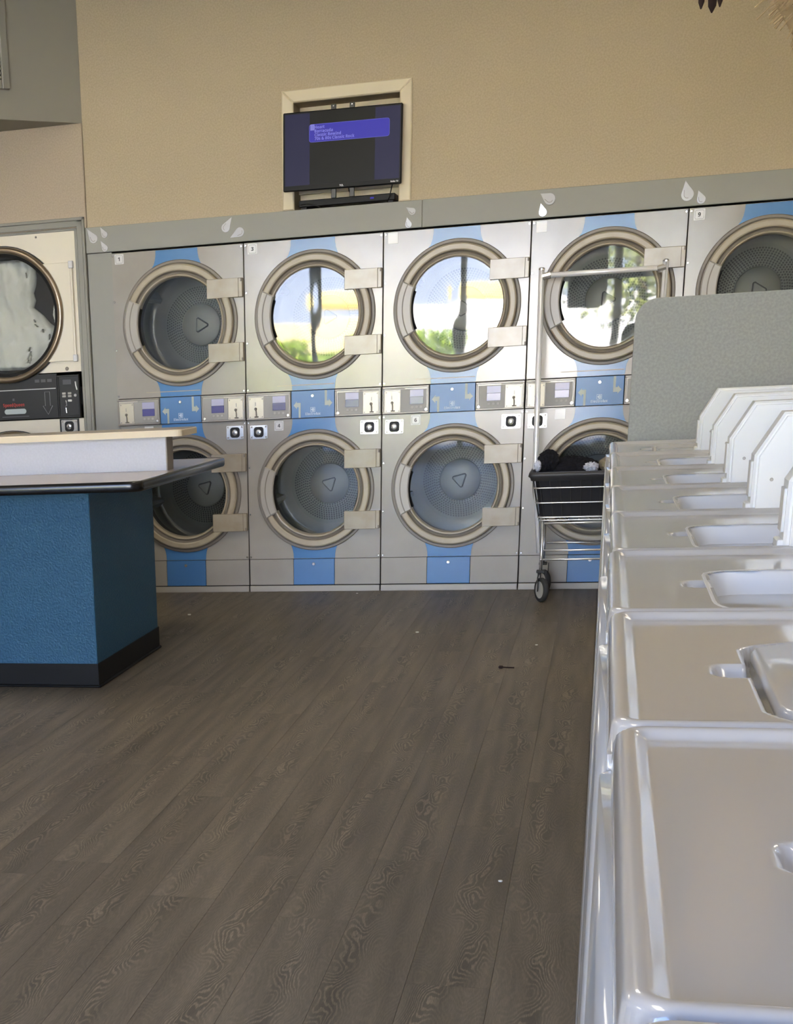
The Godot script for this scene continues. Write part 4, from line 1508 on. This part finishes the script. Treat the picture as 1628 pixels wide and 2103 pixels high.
func inside_dist(p: Array, q: Vector2) -> float:
	var best := 1e9
	var inn := false
	var n := p.size()
	for i in n:
		var a: Vector2 = p[i]
		var b: Vector2 = p[(i + 1) % n]
		best = min(best, q.distance_to(Geometry2D.get_closest_point_to_segment(q, a, b)))
		if (a.y > q.y) != (b.y > q.y) and q.x < (b.x - a.x) * (q.y - a.y) / (b.y - a.y) + a.x:
			inn = not inn
	return best if inn else -best


func top_height(x: float, z: float, out: Array, open: bool) -> float:
	# rounded-rectangle distance from the edge
	var r := 0.03
	var hz := 0.329
	var dz: float = hz - abs(z - 0.33)
	var de: float = min(x, dz)
	if x < r and dz < r:
		de = r - Vector2(r - x, r - dz).length()
	if de <= 0.0:
		return -0.03
	var h := 0.0
	if de < 0.012:
		var t := 1.0 - de / 0.012
		h = -0.012 * (1.0 - sqrt(max(0.0, 1.0 - t * t)))
	h -= 0.009 * smoothstep(0.014, 0.031, de)
	# finger notch
	var nx := x - 0.104
	var nz: float = abs(z - 0.362) - 0.036
	if nx > 0.0 and x < 0.16 and nz < 0.0:
		var q := Vector2(max(0.0, 0.02 - nx), max(0.0, 0.02 + nz))
		h -= 0.021 * smoothstep(0.0, 0.012, 0.02 - q.length())
	var d := inside_dist(out, Vector2(x, z)) if x > 0.13 else -1.0
	if d > 0.0 and not open:
		h -= 0.022 * smoothstep(0.0, 0.004, d)
	return h


# the opening under a raised lid: rings that shrink towards its middle as they go down
func loft_well(s: SurfaceTool, out: Array) -> void:
	var mid := Vector2(0.33, 0.41)
	var rings := []
	for k in [[-0.006, -0.0092], [-0.005, -0.0084], [-0.001, -0.0088], [0.003, -0.0125], [0.008, -0.026], [0.018, -0.052], [0.034, -0.08], [0.055, -0.1], [0.085, -0.115], [0.13, -0.12]]:
		var r := []
		for p in out:
			var to: Vector2 = mid - p
			var q: Vector2 = p + to * clamp(k[0] / 0.19, -1.0, 0.95)
			r.append(Vector3(q.x, k[1], q.y))
		rings.append(r)
	for i in rings.size() - 1:
		for k in out.size():
			var n := (k + 1) % out.size()
			face(s, [rings[i][k], rings[i][n], rings[i + 1][n], rings[i + 1][k]], Vector3(0, 1, 0))
	face(s, rings[-1], Vector3.UP)


func washer_top(open: bool) -> Array:
	var out := soft_outline(lid_outline(0.0, open), 0.05 if open else 0.03)
	var xs := []
	var x := 0.0
	while x < 0.53:
		xs.append(x)
		x += 0.0025 if x < 0.04 else (0.01 if x < 0.09 else (0.0042 if x < 0.25 else 0.009))
	xs.append(0.53)
	xs.append(0.7)
	var zs := []
	var z := 0.001
	while z < 0.658:
		zs.append(z)
		z += 0.0025 if (z < 0.04 or z > 0.615) else 0.005
	zs.append(0.659)
	var H := []
	for a in xs:
		var row := []
		for b in zs:
			row.append(Vector3(a, top_height(min(a, 0.53), b, out, open), b))
		H.append(row)
	var s := st0()
	smooth(s)
	var well := st0()
	smooth(well)
	if open:
		loft_well(well, out)
	for i in xs.size() - 1:
		for j in zs.size() - 1:
			var low := open and inside_dist(out, Vector2((xs[i] + xs[i + 1]) / 2, (zs[j] + zs[j + 1]) / 2)) > 0.003
			if low:
				continue
			face(s, [H[i][j], H[i + 1][j], H[i + 1][j + 1], H[i][j + 1]], Vector3.UP)
	# skirt
	for j in zs.size() - 1:
		var a: Vector3 = H[0][j]
		var b: Vector3 = H[0][j + 1]
		face(s, [a, b, Vector3(0, -0.045, b.z), Vector3(0, -0.045, a.z)], Vector3(-1, 0, 0))
	for e in [0, zs.size() - 1]:
		for i in xs.size() - 1:
			var a: Vector3 = H[i][e]
			var b: Vector3 = H[i + 1][e]
			face(s, [a, b, Vector3(b.x, -0.045, b.z), Vector3(a.x, -0.045, a.z)], Vector3(0, 0, -1 if e == 0 else 1))
	return [commit(s), commit(well) if open else null]


func washers() -> void:
	var tops := [washer_top(false), washer_top(true)]
	var up := Transform3D(Basis(Vector3(1, 0, 0), Vector3(0, 0, 1), Vector3(0, 1, 0)), Vector3.ZERO)
	# cabinet: rounded upright corners
	var s := st0()
	smooth(s)
	var plan := rrect(Vector2(0.348, 0.33), 0.7, 0.652, 0.022, 6)
	prism(s, plan, 0.922, 0.0, up)
	var cab := commit(s)
	s = st0()
	smooth(s)
	prism(s, soft_outline(lid_outline(0.011), 0.024), 0.0265, 0.004, up.translated(Vector3(0, -0.033, 0)))
	var lid := commit(s)
	# narrow coin meter that stands across the top at the near end
	s = st0()
	var prof := [Vector2(0, 0), Vector2(0, 0.108), Vector2(0.05, 0.19), Vector2(0.38, 0.19), Vector2(0.4, 0.0)]
	prism(s, prof, 0.072, 0.005, Transform3D(Basis.IDENTITY, Vector3(0.278, -0.006, 0.572)))
	var con := commit(s)
	s = st0()
	var prof2 := [Vector2(0.009, 0.004), Vector2(0.009, 0.106), Vector2(0.0545, 0.1825), Vector2(0.375, 0.1825), Vector2(0.393, 0.004)]
	prism(s, prof2, 0.008, 0.0015, Transform3D(Basis.IDENTITY, Vector3(0.278, -0.006, 0.644)))
	var cap := commit(s)
	s = st0()
	bx(s, Vector3(0.2765, 0.055, 0.606), Vector3(0.006, 0.07, 0.05), 0.001)
	var facep := commit(s)
	s = st0()
	bx(s, Vector3(0.275, 0.0, 0.606), Vector3(0.012, 0.016, 0.064), 0.002)
	var slide := commit(s)
	var states := [0, 1, 1, 1, 1, 1, 0, 0, 0]
	var L := [
		"white top-loading washer next to the grey divider, at the far end of its row",
		"white top-loading washer with open tub, second from the grey divider",
		"white top-loading washer with open tub, third from the grey divider",
		"white top-loading washer with open tub, fourth from the grey divider",
		"white top-loading washer with open tub, fifth from the grey divider",
		"white top-loading washer with open tub, sixth from the grey divider, before the closed ones",
		"closed white top-loading washer with lid edge and finger notch in view, seventh from the divider",
		"closed white top-loading washer with its whole wide top in sight, eighth from the divider",
		"white top-loading washer nearest of the row, only its rim and front edge in sight",
	]
	for i in 9:
		var w := thing("top_load_washer", L[i], "washer", Vector3(XF + [0.0, 0.003, 0.0, 0.002, 0.001, -0.004, -0.002, 0.002, 0.003][i], 0, 3.0902 + 0.66 * i), "white washers in a row")
		put("cabinet", cab, M["dimmed_enamel"], w)
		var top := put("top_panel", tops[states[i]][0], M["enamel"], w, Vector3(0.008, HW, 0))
		if states[i] == 0:
			put("lid", lid, M["enamel"], top)
		else:
			put("tub_opening", tops[1][1], M["lit_tub_enamel"], top)
		var c := put("coin_meter", con, M["console_white"], w, Vector3(0, HW, 0))
		put("side_plate", cap, M["console_white"], c)
		put("front_plate", facep, M["console_face"], c)
		put("foot_bracket", slide, M["console_white"], c)
		for q in [Vector2(0.035, 0.055), Vector2(0.2, 0.13)]:
			obj("screw", knob(0.0035, 0.0025, 10), M["steel_box"], c, Vector3(0.278 + q.x, q.y, 0.652))


func divider() -> void:
	var s := st0()
	var r := 0.075
	var x0 := 2.093
	var x1 := 3.5
	var y1 := 1.446
	var poly := [Vector2(x0, 0), Vector2(x0, y1 - r)]
	for i in range(1, 9):
		var t := PI - PI / 2 * i / 8
		poly.append(Vector2(x0 + r + r * cos(t), y1 - r + r * sin(t)))
	for i in 9:
		var t := PI / 2 - PI / 2 * i / 8
		poly.append(Vector2(x1 - r + r * cos(t), y1 - r + r * sin(t)))
	poly.append(Vector2(x1, 0))
	prism(s, poly, 0.036, 0.002, Transform3D(Basis.IDENTITY, Vector3(0, 0, 3.042)))
	var o := obj("divider_panel", s, M["grey_laminate"])
	tag(o, "speckled grey divider board with rounded corner at the end of the washer row", "divider")


# ---------------------------------------------------------------- laundry cart
func cart() -> void:
	var o := thing("laundry_cart", "chrome wire laundry cart with hanging rail and dark liner", "cart", Vector3(0, 0, 0))
	var zf := 0.545
	var zb := 0.1
	var x0 := 1.66
	var x1 := 2.26
	var yt := 0.655
	var yb := 0.452
	var ins := 0.035
	# basket wires: front and back, sides, and floor
	var loop := func(y: float, r: float, called: String) -> void:
		var k: float = (yt - y) / (yt - yb) * ins
		var s := st0()
		smooth(s)
		var pts := []
		for p in rrect(Vector2((x0 + x1) / 2, (zf + zb) / 2), x1 - x0 - 2 * k, zf - zb - 2 * k, 0.03, 4):
			pts.append(Vector3(p.x, y, p.y))
		tube(s, pts, r, 6, true)
		obj(called, s, M["chrome"], o)
	loop.call(0.606, 0.0042, "basket_wire")
	loop.call(0.528, 0.0042, "basket_wire")
	loop.call(yb, 0.0042, "basket_wire")
	loop.call(0.436, 0.0035, "basket_wire")
	for i in 11:
		var t: float = 0.06 + 0.88 * i / 10.0
		for z in [zf, zb]:
			var s := st0()
			var inn: float = -ins if z == zf else ins
			tube(s, [Vector3(lerp(x0, x1, t), yt, z), Vector3(lerp(x0 + ins, x1 - ins, t), yb, z + inn)], 0.0016, 5)
			obj("upright_wire", s, M["tire_grey"], o)
	for i in 7:
		var t: float = 0.1 + 0.8 * i / 6.0
		for x in [x0, x1]:
			var s := st0()
			var inn: float = ins if x == x0 else -ins
			tube(s, [Vector3(x, yt, lerp(zb, zf, t)), Vector3(x + inn, yb, lerp(zb + ins, zf - ins, t))], 0.0016, 5)
			obj("upright_wire", s, M["tire_grey"], o)
	for i in 9:
		var t: float = 0.1 + 0.8 * i / 8.0
		var s := st0()
		tube(s, [Vector3(lerp(x0 + ins, x1 - ins, t), 0.44, zb + ins), Vector3(lerp(x0 + ins, x1 - ins, t), 0.44, zf - ins)], 0.002, 5)
		obj("floor_wire", s, M["chrome"], o)
	# liner: tapered open bag inside the wires
	var s := st0()
	var ring := func(k: float, y: float) -> Array:
		var q := []
		for p in rrect(Vector2((x0 + x1) / 2, (zf + zb) / 2), x1 - x0 - 2 * k, zf - zb - 2 * k, 0.03, 4):
			q.append(Vector3(p.x, y, p.y))
		return q
	var a: Array = ring.call(0.01, 0.668)
	var b: Array = ring.call(0.045, 0.456)
	for i in a.size():
		var j := (i + 1) % a.size()
		face(s, [a[i], a[j], b[j], b[i]], a[i] - Vector3((x0 + x1) / 2, a[i].y, (zf + zb) / 2))
	face(s, b, Vector3.UP)
	obj("liner", s, M["liner"], o)
	# bumper rim
	s = st0()
	smooth(s)
	var pr := [Vector2(-0.012, 0.03), Vector2(0.008, 0.034), Vector2(0.018, 0.03), Vector2(0.022, 0.012), Vector2(0.012, 0.004), Vector2(0.008, -0.01), Vector2(0.002, -0.012), Vector2(-0.004, -0.01)]
	for j in pr.size():
		var p0: Vector2 = pr[j]
		var p1: Vector2 = pr[(j + 1) % pr.size()]
		var A: Array = ring.call(-p0.x, 0.655 + p0.y)
		var B: Array = ring.call(-p1.x, 0.655 + p1.y)
		for i in A.size():
			var k := (i + 1) % A.size()
			face(s, [A[i], A[k], B[k], B[i]], (A[i] + B[i]) / 2.0 - Vector3((x0 + x1) / 2, 0.66, (zf + zb) / 2))
	obj("bumper_rim", s, M["cart_rim"], o)
	# frame
	var bars := [
		[Vector3(1.73, 0.42, 0.5), Vector3(2.2, 0.42, 0.5)], [Vector3(1.73, 0.42, 0.14), Vector3(2.2, 0.42, 0.14)],
		[Vector3(1.735, 0.277, 0.5), Vector3(2.19, 0.277, 0.5)], [Vector3(1.72, 0.226, 0.48), Vector3(2.2, 0.226, 0.48)],
		[Vector3(1.735, 0.277, 0.14), Vector3(2.19, 0.277, 0.14)], [Vector3(1.72, 0.226, 0.5), Vector3(1.72, 0.226, 0.14)], [Vector3(2.2, 0.226, 0.5), Vector3(2.2, 0.226, 0.14)],
	]
	for k in bars:
		s = st0()
		smooth(s)
		tube(s, k, 0.006, 8)
		obj("frame_bar", s, M["chrome"], o)
	for x in [1.722, 2.198]:
		for z in [0.49, 0.15]:
			s = st0()
			smooth(s)
			tube(s, [Vector3(x, 0.43, z), Vector3(x, 0.17, z)], 0.009, 10)
			obj("leg", s, M["chrome"], o)
			s = st0()
			bx(s, Vector3(x, 0.165, z), Vector3(0.045, 0.014, 0.045), 0.003)
			for d in [-0.021, 0.021]:
				bx(s, Vector3(x + 0.008 + d, 0.112, z - 0.004), Vector3(0.004, 0.11, 0.04), 0.001)
			var c := obj("caster", s, M["tire_grey"], o)
			var xf := Transform3D(Basis(Vector3(0, 1, 0), PI / 2 + 0.5), Vector3(x + 0.008, 0.065, z - 0.006))
			s = st0()
			smooth(s)
			lathe(s, [Vector2(0.046, -0.013), Vector2(0.06, -0.013), Vector2(0.065, -0.006), Vector2(0.065, 0.006), Vector2(0.06, 0.013), Vector2(0.046, 0.013)], 28, xf)
			obj("tire", s, M["tire_grey"], c)
			s = st0()
			lathe(s, [Vector2(0.0, -0.012), Vector2(0.046, -0.012), Vector2(0.046, 0.012), Vector2(0.012, 0.012), Vector2(0.012, 0.017), Vector2(0.0, 0.017)], 28, xf)
			obj("wheel", s, M["wheel_white"], c)
	# hanging rail on two poles
	for k in [[1.703, 1.654], [2.215, 2.264]]:
		s = st0()
		smooth(s)
		tube(s, [Vector3(k[0], 0.245, 0.32), Vector3(lerp(k[0], k[1], 0.8), 0.7, 0.32), Vector3(k[1], 1.695, 0.32)], 0.0145, 12)
		obj("pole", s, M["glare_white_rail"], o)
		obj("pole_cap", knob(0.016, 0.012, 14), M["chrome"], o, Vector3(k[1], 1.69, 0.32)).rotation = Vector3(-PI / 2, 0, 0)
	s = st0()
	smooth(s)
	tube(s, [Vector3(1.66, 1.662, 0.32), Vector3(2.262, 1.662, 0.32)], 0.0135, 12)
	obj("hanging_bar", s, M["glare_white_rail"], o)
	for x in [1.68, 2.245]:
		s = st0()
		tube(s, [Vector3(x - 0.02, 1.655, 0.32), Vector3(x + 0.02, 1.663, 0.32)], 0.019, 10)
		obj("bar_socket", s, M["chrome"], o)
	# what lies in it
	var g := put("dark_garment", cloth_lump(Vector3(0.16, 0.045, 0.13), 31, 2.0, 0.03), M["navy_cloth"], null, Vector3(1.84, 0.685, 0.31))
	tag(g, "crumpled dark navy garment heaped in the laundry cart", "clothing")
	g = put("dark_garment", cloth_lump(Vector3(0.05, 0.05, 0.06), 33, 2.0, 0.015), M["navy_cloth"], null, Vector3(1.735, 0.735, 0.4))
	tag(g, "dark navy sleeve bunched up at the cart's corner", "clothing")
	g = put("white_garment", cloth_lump(Vector3(0.026, 0.009, 0.02), 35, 1.6, 0.022), M["white_tee"], null, Vector3(1.955, 0.703, 0.47))
	tag(g, "scrap of white clothing peeping out among the dark laundry", "clothing")
	g = put("white_garment", cloth_lump(Vector3(0.012, 0.024, 0.024), 36, 2.5, 0.01), M["white_tee"], null, Vector3(1.682, 0.715, 0.45))
	tag(g, "white cuff over the cart's rim below the pole", "clothing")
	g = put("tan_garment", cloth_lump(Vector3(0.08, 0.04, 0.05), 37, 0.9, 0.018), M["tan_cloth"], null, Vector3(2.085, 0.712, 0.43))
	tag(g, "folded tan garment on the cart's load next to the washers", "clothing")


# ---------------------------------------------------------------- scraps on the floor, hanging decorations
func small_things() -> void:
	var P := [
		[Vector2(-0.151, 0.893), 0.011, "white lint scrap on the floor near the counter's end"],
		[Vector2(0.67, 0.114), 0.006, "tiny white scrap on the floor at the dryers' foot"],
		[Vector2(1.173, 1.481), 0.009, "flat white scrap on the floor between counter and cart"],
		[Vector2(1.762, 1.834), 0.006, "tiny white scrap on the floor before the cart's caster"],
		[Vector2(1.816, 5.31), 0.006, "pale crumb on the floor beside the washer row"],
	]
	for k in P:
		var s := st0()
		var r: float = k[1]
		var poly := []
		for i in 7:
			var t := TAU * i / 7
			poly.append(Vector2(cos(t) * r * rng.randf_range(0.7, 1.2), sin(t) * r * rng.randf_range(0.6, 1.0)))
		prism(s, poly, r * 0.5, r * 0.12, Transform3D(Basis(Vector3(1, 0, 0), Vector3(0, 0, 1), Vector3(0, 1, 0)), Vector3.ZERO))
		var o := obj("lint_scrap", s, M["lint"], null, Vector3(k[0].x, 0.0, k[0].y))
		tag(o, k[2], "scrap", "scraps on the floor")
	var s := st0()
	tube(s, [Vector3(0, 0.006, 0), Vector3(0.02, 0.005, 0.003), Vector3(0.05, 0.003, -0.004)], 0.003, 5)
	bx(s, Vector3(-0.006, 0.006, 0), Vector3(0.02, 0.012, 0.016), 0.004)
	tag(obj("dark_twig", s, M["dark_feather"], null, Vector3(1.643, 0.0, 2.41)), "small dark twig on the floor before the washers", "twig")
	# three dark drooping leaves and a pale plume from the ceiling
	var q := [[Vector3(2.243, 2.343, 3.0), 0.012, 0.24], [Vector3(2.278, 2.328, 3.0), 0.016, 0.3], [Vector3(2.302, 2.343, 3.0), 0.011, 0.24]]
	var hang := thing("hanging_decoration", "dark drooping leaves of a decoration hung from the ceiling", "decoration", Vector3(2.27, 2.3, 3.0))
	for k in q:
		s = st0()
		smooth(s)
		var tip: Vector3 = k[0] - Vector3(2.27, 2.3, 3.0)
		var w: float = k[1]
		var l: float = k[2]
		lathe(s, [Vector2(0.002, 0.0), Vector2(w * 0.8, 0.02), Vector2(w, 0.06), Vector2(w * 0.8, l * 0.6), Vector2(0.002, l)], 8, Transform3D(Basis(Vector3(1, 0, 0), -PI / 2), tip).scaled_local(Vector3(1, 0.35, 1)))
		obj("leaf", s, M["dark_feather"], hang)
	s = st0()
	tube(s, [Vector3(0.0, 0.28, 0), Vector3(0.0, CEIL - 2.3, 0)], 0.002, 5)
	obj("cord", s, M["dark_feather"], hang)
	var pl := thing("hanging_plume", "pale shaggy plume hung from the ceiling past the dark leaves", "decoration", Vector3(2.59, 2.17, 3.0))
	s = st0()
	for i in 1500:
		var a := Vector3(rng.randfn() * 0.05, rng.randf_range(0.02, 0.85), rng.randfn() * 0.05)
		var spread: float = 0.17 * smoothstep(-0.04, 0.24, a.y) + 0.005
		var b := Vector3(rng.randf_range(-1, 1) * spread, a.y - rng.randf_range(0.02, 0.05), rng.randf_range(-1, 1) * spread)
		a = Vector3(b.x * 0.5, a.y, b.z * 0.5)
		tube(s, [a, (a + b) / 2 + Vector3(0, 0.01, 0), b], 0.0028, 4, false, false)
	var core := st0()
	smooth(core)
	lathe(core, [Vector2(0.002, 0.0), Vector2(0.03, 0.03), Vector2(0.075, 0.1), Vector2(0.125, 0.18), Vector2(0.15, 0.26), Vector2(0.15, 0.75), Vector2(0.02, 0.9)], 24, Transform3D(Basis(Vector3(1, 0, 0), -PI / 2), Vector3.ZERO))
	obj("core", core, M["dry_plume"], pl)
	var fib := obj("fibres", s, M["dry_plume"], pl)
	fib.set_meta("kind", "stuff")
	s = st0()
	tube(s, [Vector3(0.0, 0.1, 0), Vector3(0.0, CEIL - 2.17, 0)], 0.012, 6)
	obj("stalk", s, M["dry_plume"], pl)
